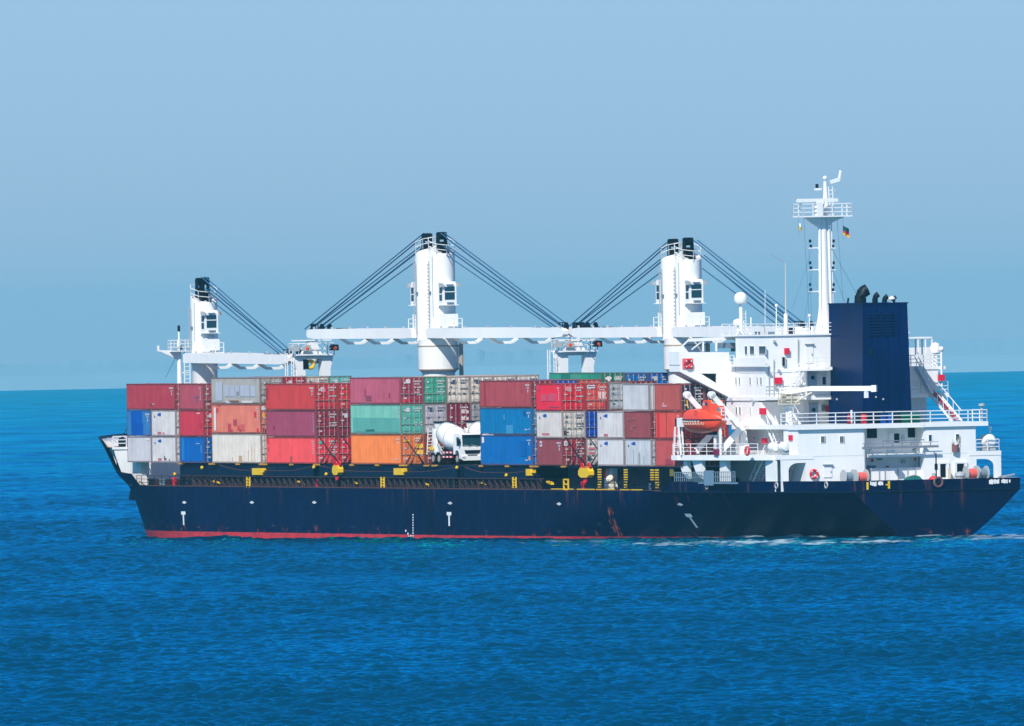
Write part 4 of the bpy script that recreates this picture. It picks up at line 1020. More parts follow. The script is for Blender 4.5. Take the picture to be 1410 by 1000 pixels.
# foremast
fm = bpy.data.objects.new('foremast', None); COL.objects.link(fm); fm.parent = SHIP
b = at(247, 500, y=0); zf = at(246, 455, y=0).z
ob('mast_pole', MB().tube([(b.x, 0, 8.2), (b.x, 0, zf-1.0)], .34, 12, .2).tube([(b.x,0,zf-1.2),(b.x,0,zf)], .09, 8), WHITE, fm)
z = at(235, 483, y=0).z
m = MB().box(b.x-.8, b.x+.8, -1.0, 1.1, z-.1, z).prism([(0, z-.9), (.2, z-.9), (1.9, z-.15), (1.9, z), (0, z)], 'yz', b.x-.1, b.x+.1).bar((b.x,1.0,z-.05),(b.x,2.3,z+.02),.16).bar((b.x,2.28,z),(b.x,2.28,z+.55),.18)
ob('mast_platform', m, WHITE, fm)
ob('mast_rail', MB().rail([(b.x-.7, .9, z), (b.x-.7, -1.0, z), (b.x+.7, -1.0, z), (b.x+.7, .9, z), (b.x-.7, .9, z)], 1.05, 3, .7, .035), WHITE, fm)
ob('mast_ladder', MB().ladder((b.x-.2, -.75, 8.3), (b.x-.2, -.75, z), .6, (0,1,0), .4, .045).bar((b.x,0,z-2.2),(b.x-.2,-.9,z-2.2),.08).bar((b.x,0,z-4.2),(b.x-.2,-.9,z-4.2),.08), WHITE, fm)
ob('mast_light', MB().lathe([(.12,0),(.14,.1),(.14,.5),(.08,.6),(0,.62)], (b.x, 0, zf-.1), n=10), DARK, fm)
ob('masthead_lamp', MB().box(b.x-.45, b.x-.2, -.15, .15, zf-1.9, zf-1.55), DARK, fm)
ob('forestay', MB().tube([(b.x, 0, z), tuple(at(228, 520, y=0))], .025, 4), CABLE, fm)
p, q = at(168, 600, y=9), at(189, 568, y=9); ob('mooring_line_green', MB().tube([tuple(p), tuple(p.lerp(q, .5)-Vector((0,0,.15))), tuple(q)], .05, 5), GREENT, SHIP).name = 'mooring_line'

# ------------------------------------------------------------------ mixer trucks on the hatch
def mixer(x0, yo, label):
    """truck with its cab facing aft; x0 = rear end, yo = outboard side"""
    t = thing('mixer_truck', label, 'mixer truck', (x0, yo-1.25, CB), 0, 'mixer trucks carried on the hatch')
    # local frame: x runs aft-to-rear: front at -9.0, rear 0; width +-1.25
    F0 = -8.05
    m = MB()
    for s in (1, -1): m.box(F0+.4, -.5, s*.42-.06, s*.42+.06, .72, 1.0)
    m.box(F0+.6, -.6, -.9, .9, .85, 1.0); m.box(-3.4, -2.9, -1.1, 1.1, .55, 1.25); ob('chassis', m, DARK, t)
    # cab
    m = MB(); prof = [(F0, .55), (F0, 1.55), (F0+.12, 2.75), (F0+.35, 2.95), (F0+1.75, 2.95), (F0+1.8, .95), (F0+1.45, .95), (F0+1.3, 1.25), (F0+.95, 1.36), (F0+.6, 1.25), (F0+.45, .95), (F0+.4, .55)]
    m.prism(prof, 'xz', -1.22, 1.22); cb = ob('cab', m, WHITE, t)
    ws = MB().add([(F0-.005,-1.02,1.72),(F0-.005,1.02,1.72),(F0+.1,1.02,2.66),(F0+.1,-1.02,2.66),(F0+.08,-1.02,1.72),(F0+.08,1.02,1.72),(F0+.18,1.02,2.66),(F0+.18,-1.02,2.66)], [(0,1,2,3),(4,7,6,5),(0,4,5,1),(3,2,6,7),(0,3,7,4),(1,5,6,2)])
    ob('windscreen', ws, GLASS, cb)
    for s in (1, -1): ob('side_window', MB().prism([(F0+.35, 1.75), (F0+.95, 1.75), (F0+1.0, 2.6), (F0+.4, 2.6)], 'xz', s*1.205, s*1.235), GLASS, cb)
    ob('grille', MB().prism([(-.85,1.35),(-.72,1.0),(.72,1.0),(.85,1.35)], 'yz', F0-.03, F0+.02), DARK, cb)
    ob('grille_slot', MB().box(F0-.04, F0, -.5, .5, .82, .92), DARK, cb)
    ob('bumper', MB().prism([(-1.22,.78),(1.22,.78),(1.22,.5),(1.0,.36),(-1.0,.36),(-1.22,.5)], 'yz', F0-.12, F0+.1), WHITE, cb)
    for s in (1, -1):
        ob('headlight', MB().box(F0-.14, F0-.1, s*.95-.18, s*.95+.18, .55, .74), LGREY, cb)
        ob('mirror', MB().box(F0-.1, F0+.1, s*1.42-.12, s*1.42+.12, 1.9, 2.4).bar((F0+.1,s*1.2,2.45),(F0,s*1.42,2.42),.05), DARK, cb)
    ob('sun_visor', MB().prism([(F0-.05,2.7),(F0+.12,2.78),(F0+.12,2.84),(F0-.05,2.76)], 'xz', -1.05, 1.05), DARK, cb)
    ob('wipers', MB().bar((F0-.03,-.6,1.7),(F0+.02,.1,1.85),.05).bar((F0-.03,.2,1.7),(F0+.02,.9,1.85),.05), LGREY, cb)
    # drum, tilted up to the rear
    prof = [(.0,0),(.62,.0),(.72,.25),(1.16,1.75),(1.2,2.1),(1.2,2.9),(1.14,3.5),(.95,4.5),(.68,5.35),(.55,5.5),(.52,5.45)]
    m = MB().lathe(prof, (0,0,0), 'x', 28); a = R(15); ca, sa = math.cos(a), math.sin(a)
    m.v = [(F0+2.0 + x*ca - z*sa, y, 1.86 + x*sa + z*ca) for (x,y,z) in m.v]
    dr = ob('drum', m, WHITE, t, smooth=True)
    m = MB().lathe([(1.215,2.2),(1.24,2.22),(1.24,2.3),(1.215,2.32)], (0,0,0), 'x', 28).lathe([(1.0,4.35),(1.06,4.37),(1.06,4.5),(.98,4.52)], (0,0,0), 'x', 28)
    m.v = [(F0+2.0 + x*ca - z*sa, y, 1.86 + x*sa + z*ca) for (x,y,z) in m.v]; ob('drum_ring', m, LGREY, dr)
    m = MB().prism([(-.55, 3.98), (-1.9, 3.98), (-1.6, 3.5), (-.85, 3.4)], 'xz', -.65, .65); h = ob('hopper', m, WHITE, t)
    ob('hopper_rim', MB().box(-2.0, -.45, -.72, .72, 3.95, 4.12), DARK, h)
    m = MB().prism([(-1.9,1.0),(-.9,1.0),(-.55,2.3),(-.6,3.4),(-.95,3.4),(-1.1,2.4)], 'xz', .65, .85).prism([(-1.9,1.0),(-.9,1.0),(-.55,2.3),(-.6,3.4),(-.95,3.4),(-1.1,2.4)], 'xz', -.85, -.65)
    ob('drum_support', m, WHITE, t)
    m = MB().prism([(-3.1,1.05),(-2.2,1.05),(-1.7,2.0),(-1.9,2.0)], 'xz', .8, .95); ob('side_brace', m, LGREY, t)
    ob('front_drum_mount', MB().box(F0+1.9, F0+2.3, -.6, .6, 1.0, 2.2), GREY, t)
    m = MB().tube([(-.45,0,2.6),(-.05,.4,2.1),(.0,.55,1.5)], .32, 10, .24); ob('chute', m, WHITE, t)
    ob('rear_ladder', MB().ladder((-.1,1.05,.9),(-.5,1.05,3.5),.5,(0,1,0),.3,.035), WHITE, t)
    ob('water_tank', MB().lathe([(.0,-.9),(.26,-.88),(.26,.88),(0,.9)], (F0+2.35, 0, 2.05), 'y', 14).box(F0+2.1,F0+2.6,-.9,.9,1.75,1.85), LGREY, t)
    def wheel(x, s, dual):
        w = ob('wheel', MB().lathe([(.30,-.14),(.50,-.15),(.53,-.1),(.53,.1),(.50,.15),(.30,.14)], (x, s*1.05, .53), 'y', 22), TIRE, t, smooth=True)
        ob('rim', MB().lathe([(.0,-.05),(.14,-.09),(.2,.0),(.31,.06),(.31,.15),(.31,-.15)] if s < 0 else [(.31,.15),(.31,-.06),(.2,.0),(.14,.12),(0,.14)], (x, s*1.06, .53), 'y', 18), GALV, w)
    for x in (F0+.95, -3.0+.25, -1.45+.1): 
        for s in (1, -1): wheel(x, s, x > F0+1)
    m = MB()
    for xc in (-2.75, -1.35): m.prism([(xc-.68,.9),(xc-.68,1.0),(xc-.3,1.22),(xc+.3,1.22),(xc+.68,1.0),(xc+.68,.9),(xc+.3,1.14),(xc-.3,1.14)], 'xz', .85, 1.25)
    ob('mudguard', m, LGREY, t)
    for z in (.62, 1.05):
        sg = ob('side_guard', MB().box(F0+1.95, -3.5, 1.16, 1.22, z, z+.17), REDP, t)
        m = MB()
        for k in range(3): m.box(F0+2.25+k*.85, F0+2.6+k*.85, 1.215, 1.235, z+.01, z+.16)
        ob('reflective_band', m, WHITE, sg)
    ob('marker_panel', MB().box(-.9,-.3,.95,1.1,1.35,1.7), YELLOW, t)
    return t
tp = at(586.5, 640.5, x=93.3)
mixer(93.0, tp.y, "nearer white concrete mixer truck on the hatch, cab cut off by the blue container")
mixer(93.0, tp.y-3.35, "second white mixer truck behind the first, only its drum top and hopper showing")

# ------------------------------------------------------------------ deckhouse
D2, D3, DA, DB, DR = 7.85, 10.6, 13.25, 15.8, 18.93      # boat deck, poop house top, first bridge tower deck, bridge deck, roof
AX, BX = 10.0, 19.0                                      # aft faces of the lower house and of the tower
HW = 8.75
def ya(px, x=AX): return at(px, 600, x=x).y
def za(py, x, px=1200): return at(px, py, x=x).z
m = MB()
# lower house: port and starboard aft blocks, recess between them
yl, yr = ya(1189), ya(1272)
m.box(AX, 13.2, yl+.01, 9.6, D2-.2, D3-.42); m.box(AX, 13.2, -8.75, yr, D2-.2, D3-.42)
m.box(AX+.02, 14, yl+.01, 8.8, 4.4, D2-.2); m.box(AX+.02, 14, -8.8, yr, 4.4, D2-.2)
n = 10                                                   # rounded corner into the recess
arc = [(AX+.012+1.0*(1-math.cos(math.pi/2*i/n)), yl-.45*math.sin(math.pi/2*i/n)) for i in range(n+1)]
m.prism([(AX+1.02, yl+.02)]+[(AX+.012, yl+.02)]+arc, 'xy', 4.4, D3-.42)
m.box(12.0, 27, -8.5, 8.0, 4.4, D3-.42)
# bridge tower
m.box(BX+1.8, 28.2, -HW, HW-.02, D3, DA-.4); m.box(BX+.9, 21, 4.4, HW-.01, D3, DA-.5)
m.box(BX, 28.2, -HW-.4, HW, DA-.02, DB); m.box(BX+.01, 25.6, -6.0, HW-.01, DB, DR)
m.box(25.6, 28.6, -6.0, 7.2, DB, DR-.01)
HOUSE = ob('deckhouse', m, WHITE, SHIP)
# decks
m = MB()
xs = [27.8, 26, 22, 18, 14, 11.6]
for sgn in (1, -1):
    b = [(x, sgn*min(hb(x,4.4)+.14, 14.0)) for x in xs]
    m.prism([(xs[-1], sgn*8.0), (xs[0], sgn*8.0)] + b, 'xy', D2-.5, D2-.02)
    m.box(AX-.02, 11.6, sgn*8.0, sgn*11.35, D2-.45, D2-.03); m.box(27.8, at(924, 631, y=14).x, sgn*13.46, sgn*13.98, D2-.49, D2-.025)
ob('boat_deck', m, WHITE, HOUSE)
m = MB().box(AX-.25, 11.95, -9.95, -3.3, D3-.42, D3).box(AX-.30, 11.95, -3.28, 9.75, D3-.44, D3-.002).box(11.96, 24.6, -9.75, 9.74, D3-.40, D3-.003)
m.box(AX-.05, 12.0, yr+.1, yl-.55, D2-.42, D2-.1)
ob('poop_deck_top', m, WHITE, HOUSE)
m = MB().box(BX-.12, 28, -10.2, HW+.1, DA-.38, DA); ob('tower_deck', m, WHITE, HOUSE)
ob('bridge_deck', MB().box(BX-.05, 25, 4.6, HW+.05, DB-.3, DB-.03), WHITE, HOUSE); ob('bridge_deck', MB().box(BX-.1, 25, -9.9, -4.2, DB-.3, DB-.02), WHITE, HOUSE)
m = MB().box(BX-.15, 28.8, -6.2, HW+.15, DR, DR+.14); ob('wheelhouse_roof', m, WHITE, HOUSE)
# shade-toned sheet for the recess in the tower's aft wall with a door (level B), shadowed passage at level A
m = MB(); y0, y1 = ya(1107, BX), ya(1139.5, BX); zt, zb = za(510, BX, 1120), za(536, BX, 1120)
ob('recess_shade_sheet', MB().box(BX-.02, BX-.012, y1, y0, zb, zt), LAV, HOUSE)
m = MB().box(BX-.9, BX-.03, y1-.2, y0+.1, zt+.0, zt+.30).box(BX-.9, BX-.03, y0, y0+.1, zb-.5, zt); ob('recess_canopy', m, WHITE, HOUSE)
def door(x, px0, px1, py0, py1, mt=LAV, port=False, round_=True, parent=None):
    if not port:
        y0, y1 = at(px0, py0, x=x).y, at(px1, py0, x=x).y; zt, zb = at((px0+px1)/2, py0, x=x).z, at((px0+px1)/2, py1, x=x).z
        d = ob('door', MB().box(x-.06, x-.01, y0, y1, zb, zt), mt, parent or HOUSE)
        if round_:
            rr = .2; ob('porthole', MB().lathe([(0,-.09),(rr,-.09),(rr,-.05)], (x, (y0+y1)/2, zb+(zt-zb)*.68), 'x', 14), GLASS, d)
        ob('door_hood', MB().box(x-.25, x-.01, y0+.1, y1-.1, zt+.05, zt+.11), LGREY, d)
        ob('door_handle', MB().box(x-.11, x-.06, y1+.08, y1+.15, zb+(zt-zb)*.4, zb+(zt-zb)*.52), GREY, d)
        return d
GREYD = paint('door_grey', (150,178,205), .8, .5, .08)
door(BX-.02, 1113, 1124, 515, 531, GREYD); door(BX+1.78, 1114, 1126, 556, 583, GREYD)
door(BX, 1109, 1119, 475, 500, WHITE, round_=False)
def awin(x, px0, px1, py0, py1, nm='window', mt=GLASS, fr=.05, frm=None, d=.03):
    y0, y1 = at(px0, py0, x=x).y, at(px1, py0, x=x).y; zt, zb = at((px0+px1)/2, py0, x=x).z, at((px0+px1)/2, py1, x=x).z
    w = ob(nm, MB().box(x-d, x-.005, y0, y1, zb, zt), mt, HOUSE)
    if fr:
        f = MB()
        for a, b, c, e in ((y0+fr,y1-fr,zt,zt+fr),(y0+fr,y1-fr,zb-fr,zb),(y0,y0+fr,zb,zt),(y1-fr,y1,zb,zt)): f.box(x-d-.02, x-.004, a, b, c, e)
        ob('window_frame', f, frm or WHITE, w)
    return w
def pwin(y, px0, px1, py0, py1, nm='window', mt=GLASS, fr=.04):
    a, b = at(px0, py0, y=y), at(px1, py1, y=y)
    w = ob(nm, MB().box(b.x, a.x, y+.005, y+.03, b.z, a.z), mt, HOUSE)
    if fr:
        f = MB(); f.box(b.x-fr,a.x+fr,y+.004,y+.06,a.z,a.z+fr).box(b.x-fr,a.x+fr,y+.004,y+.05,b.z-fr,b.z).box(b.x-fr,b.x,y+.004,y+.05,b.z,a.z).box(a.x,a.x+fr,y+.004,y+.05,b.z,a.z); ob('window_frame', f, WHITE, w)
    return w
awin(BX-.02, 1132, 1137, 519, 530)
for a, b in ((1013.2,1014.8),(1018,1019.6),(1032.6,1034.4),(1042.6,1044),(1047.4,1049.4)): pwin(HW+.01, a, b, 520, 529.5)
for a, b in ((1013.6,1015.4),(1018.4,1020.4),(1033.6,1034.6)): pwin(HW-.01, a, b, 561, 570.5)
for a, b, c, d in ((1026,1029.5,477,488),(1033,1039,477,488),(1045.5,1055,477,487.5)): pwin(HW, a, b, c, d)
# twin-pane windows of the lower house (pane, bright mullion, pane, deep reveal)
OLIVE = paint('window_reveal', (150,150,140), .8)
for px in (1130.3, 1156.3, 1316): 
    w = awin(AX, px, px+4.4, 601 if px < 1300 else 598, 609.6 if px < 1300 else 606.5, fr=.04); 
    y = ya(px+2.6); ob('window_mullion', MB().box(AX-.06, AX-.028, y-.03, y+.05, za(609,AX,px), za(601.5,AX,px)), OLIVE, w)
    y = ya(px+5.2); ob('window_reveal', MB().box(AX-.07, AX-.004, y-.04, y+.04, za(609.8,AX,px), za(600.8,AX,px)), OLIVE, w)
w = awin(AX, 1278.6, 1282.6, 599, 607.5, fr=.04)
# recess between the aft blocks: big dark openings, door, lower store wall
RX = 12.0
awin(RX, 1193, 1207, 590, 603.5, 'mooring_opening', BLACK, .08, d=.05); awin(RX, 1249.5, 1264, 589, 602.5, 'mooring_opening', BLACK, .06, d=.05)
awin(RX, 1230.5, 1238, 597, 609.8, 'open_doorway', BLACK, .05, d=.05)
ob('door', MB().box(RX-.12, RX-.06, ya(1223,RX), ya(1230,RX), za(610,RX), za(597,RX)), WHITE, HOUSE)
for (a, b, c, d, mt) in ((1193,1204,641,648,GREY),(1240,1245,634,639,LGREY),(1207,1213,632,634,GREY),(1199,1201,632,636,REDP),(1258,1260,632,636,AMBER),(1219,1222,642,644,REDP),(1241,1244.5,601,609,paint('notice_board',(190,215,215),.9,.5,.3))):
    ob('wall_fitting', MB().box(RX-.2, RX-.02, ya(a,RX), ya(b,RX), za(d,RX), za(c,RX)), mt, HOUSE)
ob('tank_row', MB().box(RX-1.1, RX-.3, ya(1196,11.5), ya(1266,11.5), 4.42, za(645,11.5)), WHITE, HOUSE)
m = MB()
for px in (1205, 1213, 1231, 1244, 1255): m.box(RX-1.2, RX-1.12, ya(px,11.5), ya(px+1.2,11.5), 4.6, za(646,11.5))
ob('tank_strap', m, LGREY, HOUSE)
# gangway stowed across the recess
y0, y1 = ya(1187, 9.3), ya(1292, 9.3); z = za(617, 9.3)
m = MB().bar((9.3, y0, z), (9.3, y1, z+.03), .08, .22).bar((9.3, y0, z+.42), (9.3, y1, z+.45), .05)
m.bar((9.3, ya(1215,9.3), z+.62), (9.3, ya(1272,9.3), z+.66), .25, .1)
for px in np.arange(1190, 1290, 13): m.bar((9.3, ya(px,9.3), z), (9.3, ya(px,9.3), z+.44), .07)
ob('stowed_gangway', m, paint('gangway_metal', (150,155,165), .8, .4, .1, metal=.3), HOUSE)
for px in (1200, 1262): ob('gangway_arm', MB().bar((9.3, ya(px,9.3), z-.05), (10.2, ya(px,9.3), z-.3), .12), GREY, HOUSE)
m = MB(); m.bar((11.0, ya(1265,11), 4.5), (11.0, ya(1265,11), z), .16); ob('gangway_bracket', m, GREY, HOUSE)
ob('gangway_davit', MB().box(9.0, 9.5, ya(1222,9.3), ya(1230,9.3), z-.55, z-.2), GREY, HOUSE)
# starboard doors with raised coamings, side arches
for a, b in ((1293, 1301.5), (1316, 1326.5)):
    w = awin(AX, a, b, 639, 657, 'open_doorway', BLACK, 0, d=.04)
    y0, y1 = ya(a-3), ya(b+4); f = MB()
    f.box(AX-.16, AX-.005, y0, y1, za(638.5,AX,1310), za(636,AX,1310)).box(AX-.15, AX-.004, y0, ya(a), 4.6, za(638.6,AX,1310)).box(AX-.15, AX-.004, ya(b), y1, 4.6, za(638.6,AX,1310)); ob('door_frame', f, WHITE, w)
ob('door_leaf', MB().box(AX-.7, AX-.1, ya(1303)-.08, ya(1303), 4.6, za(645,AX,1310)), CANVAS, HOUSE)
for s in (1, -1):
    yo = 11.35*s; yi = 8.8*s; zc = D2-.45; pts = [(yi, zc), (yi, 4.42)]
    # arch plate with a rounded inner head
    arch = [(yo, zc), (yo, 4.42), (yo-.75*s, 4.42)]
    for i in range(9):
        t = math.pi/2*i/8; arch.append((yo-.75*s-1.0*s*(1-math.cos(t)), zc-1.05+.72*math.sin(t)))
    arch.append((yi, zc-.33)); arch.append((yi, zc))
    ob('arch_frame', MB().prism(arch, 'yz', AX+.02, AX+.16), WHITE, HOUSE)
ob('side_pillar', MB().box(11.2, 13.4, 11.2, 11.42, 4.42, D2-.5), WHITE, HOUSE); ob('side_pillar', MB().box(20, 21.4, 12.0, 12.5, 4.42, D2-.5), WHITE, HOUSE)
for a, b, y in ((27.0, 28.2, 13.3), (24.0, 25.3, 13.2)): ob('deck_bracket', MB().prism([(a, D2-.5), (b+.9, D2-.5), (b, 6.2), (a, 5.6)], 'xz', y-.4, y), WHITE, HOUSE)
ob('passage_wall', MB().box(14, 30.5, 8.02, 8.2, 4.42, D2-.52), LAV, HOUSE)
ob('passage_stairs', MB().stairs((20.2, 9.6, 4.5), (16.4, 9.6, D2-.1), .9, (0,1,0)), WHITE, HOUSE)
ob('passage_stairs', MB().stairs((14.2, 9.5, 4.5), (11.8, 9.3, D2-.1), .9, (0,1,0)), WHITE, HOUSE)
for px, py, w_, h_ in ((1083.5, 653, 5, 9),):
    c = at(px, py, x=13.9); ob('fire_hose_box', MB().box(13.6, 13.9, c.y-.25, c.y+.25, c.z-.35, c.z+.35), REDB, HOUSE)
door(AX, 1134, 1145, 641, 657.5, WHITE, round_=False)
# shaded boat-deck passage: inner wall, windows, stairs up
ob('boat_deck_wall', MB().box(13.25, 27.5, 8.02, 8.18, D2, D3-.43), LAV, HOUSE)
for px in (1020, 1030, 1039.5): pwin(8.2, px-.8, px+.9, 601.5, 609 if px != 1039.5 else 605, fr=.03)
ob('boat_deck_stairs', MB().stairs((15.0, 9.0, D2), (17.4, 9.0, D3-.1), .9, (0,1,0)), WHITE, HOUSE)
ob('poop_side_locker', MB().box(12.9, 13.9, 9.0, 9.62, D2, D2+1.2), WHITE, HOUSE)
for px, py, y in ((1051, 607, 8.9), (1088, 603, 9.7)):
    c = at(px, py, y=y); ob('fire_hose_box', MB().box(c.x-.4, c.x+.4, y-.25, y, c.z-.25, c.z+.25), REDB, HOUSE)
# red fire boxes on the tower
for px0, px1, py0, py1, x in ((1066,1075.5,520,529,BX),(1079.5,1085.5,479.5,488,BX),(1136.5,1141.5,559,567,BX+1.8),(1291,1299.5,516,524.5,BX-.2)):
    y0, y1 = at(px0,py0,x=x).y, at(px1,py0,x=x).y; ob('fire_hose_box', MB().box(x-.28, x, y0, y1, at(px0,py1,x=x).z, at(px0,py0,x=x).z), REDB, HOUSE)
a, b = at(1049, 562, y=HW), at(1055.5, 571, y=HW); ob('fire_hose_box', MB().box(b.x, a.x, HW, HW+.28, b.z, a.z), REDB, HOUSE)
for px0, px1, py0, py1, mt in ((1131,1135.5,558,566,GREY),(1077,1079,492,504,DARK),(1079.5,1081,492,504,LGREY)):
    x = BX+1.8 if py0 > 550 else BX; y0, y1 = at(px0,py0,x=x).y, at(px1,py0,x=x).y; ob('wall_locker', MB().box(x-.2, x, y0, y1, at(px0,py1,x=x).z, at(px0,py0,x=x).z), mt, HOUSE)
# pipes on the white walls
m = MB()
for px, a, b in ((1099, 467, 503), (1065.5, 495, 545), (1059, 503, 546)):
    p, q = at(px, a, x=BX-.12), at(px, b, x=BX-.12); m.tube([tuple(p), tuple(q)], .05, 5)
ob('wall_pipe', m, LGREY, HOUSE)
for px, a in ((1066, 470), (1072, 510), (1068, 534)):
    p = at(px, a, x=BX-.1); ob('wall_lamp', MB().box(BX-.3, BX, p.y-.1, p.y+.1, p.z-.1, p.z+.1), LGREY, HOUSE)
for px, a in ((1008, 550), (1037, 552)):
    p = at(px, a, y=HW+.1); ob('wall_lamp', MB().box(p.x-.15, p.x+.15, HW, HW+.3, p.z-.12, p.z+.12), LGREY, HOUSE)
# stairs on the aft side of the tower
a, b = at(1085, 541, x=17.6), at(1107.5, 506, x=17.9); ob('tower_stairs', MB().stairs((17.7, a.y, DA), (17.9, b.y, DB), .85, (1,0,0), .27), WHITE, HOUSE)
a, b = at(1076, 583, x=17.6), at(1098, 549, x=17.8); ob('tower_stairs', MB().stairs((17.7, b.y, D3), (17.9, a.y, DA), .85, (1,0,0), .27), WHITE, HOUSE)
ob('stair_landing', MB().box(16.9, BX, ya(1106,17.6), ya(1140,17.6), DB-.2, DB-.04), WHITE, HOUSE); ob('stair_landing', MB().box(16.9, BX-.13, HW+.1, ya(1107,17.6), DA-.3, DA-.02), WHITE, HOUSE)
# rails
def rail(pts, h=1.05, sp=1.6, r=.036, n=3): return ob('guard_rail', MB().rail(pts, h, n, sp, r), RAILW, HOUSE)
rail([(13.6, 9.65, D3), (AX-.15, 9.65, D3), (AX-.2, -9.85, D3), (13, -9.85, D3)], 1.08, 1.95, .042)
rail([(BX-.05, 5.0, DA), (BX-.05, HW, DA)], 1.0, 1.3); rail([(BX-.1, -4.6, DA), (BX-.1, -10.1, DA), (24, -10.1, DA)], 1.05, 1.3)
rail([(BX-.05, -4.2, DB), (BX-.05, -9.5, DB), (23, -9.5, DB)], 1.05, 1.1)
rail([(16.95, 5.2, DB), (16.95, 3.4, DB)], 1.0, .9)
rail([(28.6, HW, DR+.14), (BX-.1, HW, DR+.14), (BX-.1, -6.1, DR+.14), (28, -6.1, DR+.14)], 1.0, 1.5)
rail([(28.9, 13.9, D2), (24, 13.4, D2), (20, 12.9, D2), (14, 11.9, D2)], 1.05, 1.5, .028)
rail([(AX+.1, -8.8, D2), (AX+.1, -11.2, D2), (13, -11.5, D2)], 1.05, 1.1)
# bridge wing, port: braced box bracket with a triangular lightening hole
wx0, wx1 = 27.2, 29.6
def wyz(px, py): p = at(px, py, x=wx0); return (p.y, p.z)
out = [wyz(936, 485), wyz(936, 512), wyz(1004, 547), wyz(1004, 485)]
ho = [wyz(965, 514.5), wyz(986.5, 514.5), wyz(986.5, 528)]
WT = out[0][1]
m = MB()
# aft web around the hole, as strips
A, B_, C_, D_ = out; h0, h1, h2 = ho
V = lambda p, x: (x, p[0], p[1])
for x in (wx0, wx0+.14):
    vs = [V(p, x) for p in (A, B_, C_, D_, h0, h1, h2)]
    fs = [(0,1,4), (1,2,6,4), (2,3,5,6), (3,0,4,5)]
    m.add(vs, fs)
m.add([V(p, x) for p in ho for x in (wx0, wx0+.14)], [(0,1,3,2), (2,3,5,4), (4,5,1,0)])
m.add([V(p, x) for p in (A, B_, C_, D_) for x in (wx0, wx1)], [(0,1,3,2), (2,3,5,4)])
m.add([V(p, wx1) for p in (A, B_, C_, D_)], [(0,1,2,3)])
m.box(wx0+.16, wx1-.02, HW-.5, A[0]-.02, WT-1.15, WT-1.05)
ob('bridge_wing', m, WHITE, HOUSE)
ob('wing_coaming', MB().box(wx0-.02, wx1+.02, A[0]-.02, A[0]+.08, WT-1.2, WT+.02), WHITE, HOUSE)
# starboard wing, mirrored
m = MB(); A2 = [(max(-p[0], -12.6), p[1]) for p in out]
m.prism(A2, 'yz', wx0, wx1); ob('bridge_wing', m, WHITE, HOUSE)
# wing awning frame, side balcony, wing window
m = MB(); a = at(948, 468.5, x=28); b = at(1022, 465.5, x=28)
m.bar((28, a.y, a.z), (28, HW-1.4, b.z), .22, .3)
for px in (968, 986): p = at(px, 470, x=28); m.bar((28, p.y, WT), (28, p.y, p.z), .16)
m.bar((28, a.y, a.z), (28, a.y+1.3, a.z-1.1), .12); m.bar((28, a.y-.3, a.z-.9), (28, a.y-1.6, a.z), .1)
ob('awning_frame', m, WHITE, HOUSE)
p0, p1 = at(1010, 493, y=HW+.4), at(1053, 504, y=HW+.4)
m = MB().box(p1.x, p0.x, HW+.3, HW+.38, p1.z+.08, p0.z).box(p1.x, p0.x+1.0, HW, HW+.42, p1.z-.08, p1.z+.07); ob('wing_balcony', m, WHITE, HOUSE)
rail([(p0.x+.9, HW+.36, p1.z), (p0.x, HW+.36, p1.z)], 1.0, .6)
p0, p1 = at(1006, 472, y=7.3), at(1020, 490, y=7.3)
m = MB().box(p1.x, p0.x, 7.22, 7.3, p1.z+.4, p0.z); ob('wing_window', m, GLASS, HOUSE)
ob('chart_shade', MB().prism([(p1.x, p0.z), (p0.x, p0.z), (p0.x+.2, p0.z-.5), (p1.x, p0.z-.5)], 'xz', 7.3, 8.6), GREY, HOUSE)
# forward cargo-side shoulder between wing root and tower wall
ob('wing_root', MB().box(25.7, wx1-.03, 7.2, HW+.025, DA+.03, WT-1.0), WHITE, HOUSE)
# aft starboard wing top: canopy frame, lamp posts
m = MB(); x = 22.0
q0, q1 = at(1256, 463, x=x), at(1283, 466, x=x)
for px in (1264, 1274, 1283): p = at(px, 466, x=x); m.bar((x, p.y, DB+1), (x, p.y, q1.z), .12); m.bar((x+2.2, p.y, DB+1), (x+2.2, p.y, q1.z), .12)
m.box(x-.1, x+2.3, q1.y, q0.y, q1.z, q1.z+.15); ob('starboard_canopy', m, WHITE, HOUSE)
p = at(1288, 480, x=21); ob('satellite_dome', MB().lathe([(.16,-1.4),(.16,-.1),(.5,.0),(.55,.45),(.38,.85),(0,1.0)], (21, p.y, p.z-.4), n=16), WHITE, HOUSE, smooth=True)
p = at(1296, 483, x=18.8); ob('lamp_post', MB().tube([(18.8, p.y, DA), (18.8, p.y, p.z)], .1, 8).sphere((18.8, p.y, p.z+.15), .25), WHITE, HOUSE, smooth=True)
p = at(1352, 562, x=AX-.1); ob('lamp_post', MB().tube([(AX-.1, p.y, D3), (AX-.1, p.y, p.z+.2)], .1, 8).lathe([(.3,0),(.3,.2),(0,.25)], (AX-.1, p.y, p.z+.2), n=10), LGREY, HOUSE)
a, b = at(1318, 582, x=15.5), at(1302, 548, x=17); m = MB().stairs((15.5, a.y, D3), (18.8, b.y+.4, DA), .9, (.3,1,0)); ob('starboard_stairs', m, WHITE, HOUSE)
ob('stair_runner', MB().bar((15.6, a.y, D3+.12), (18.7, b.y+.4, DA+.1), .6, .06), paint('stair_red', (170,60,70), .8), HOUSE)
a, b = at(1262, 506, x=18.2), at(1282, 541, x=18.2); ob('starboard_stairs', MB().stairs((18.2, b.y, DA), (18.2, a.y, DB), .8, (1,0,0)), LAV, HOUSE)
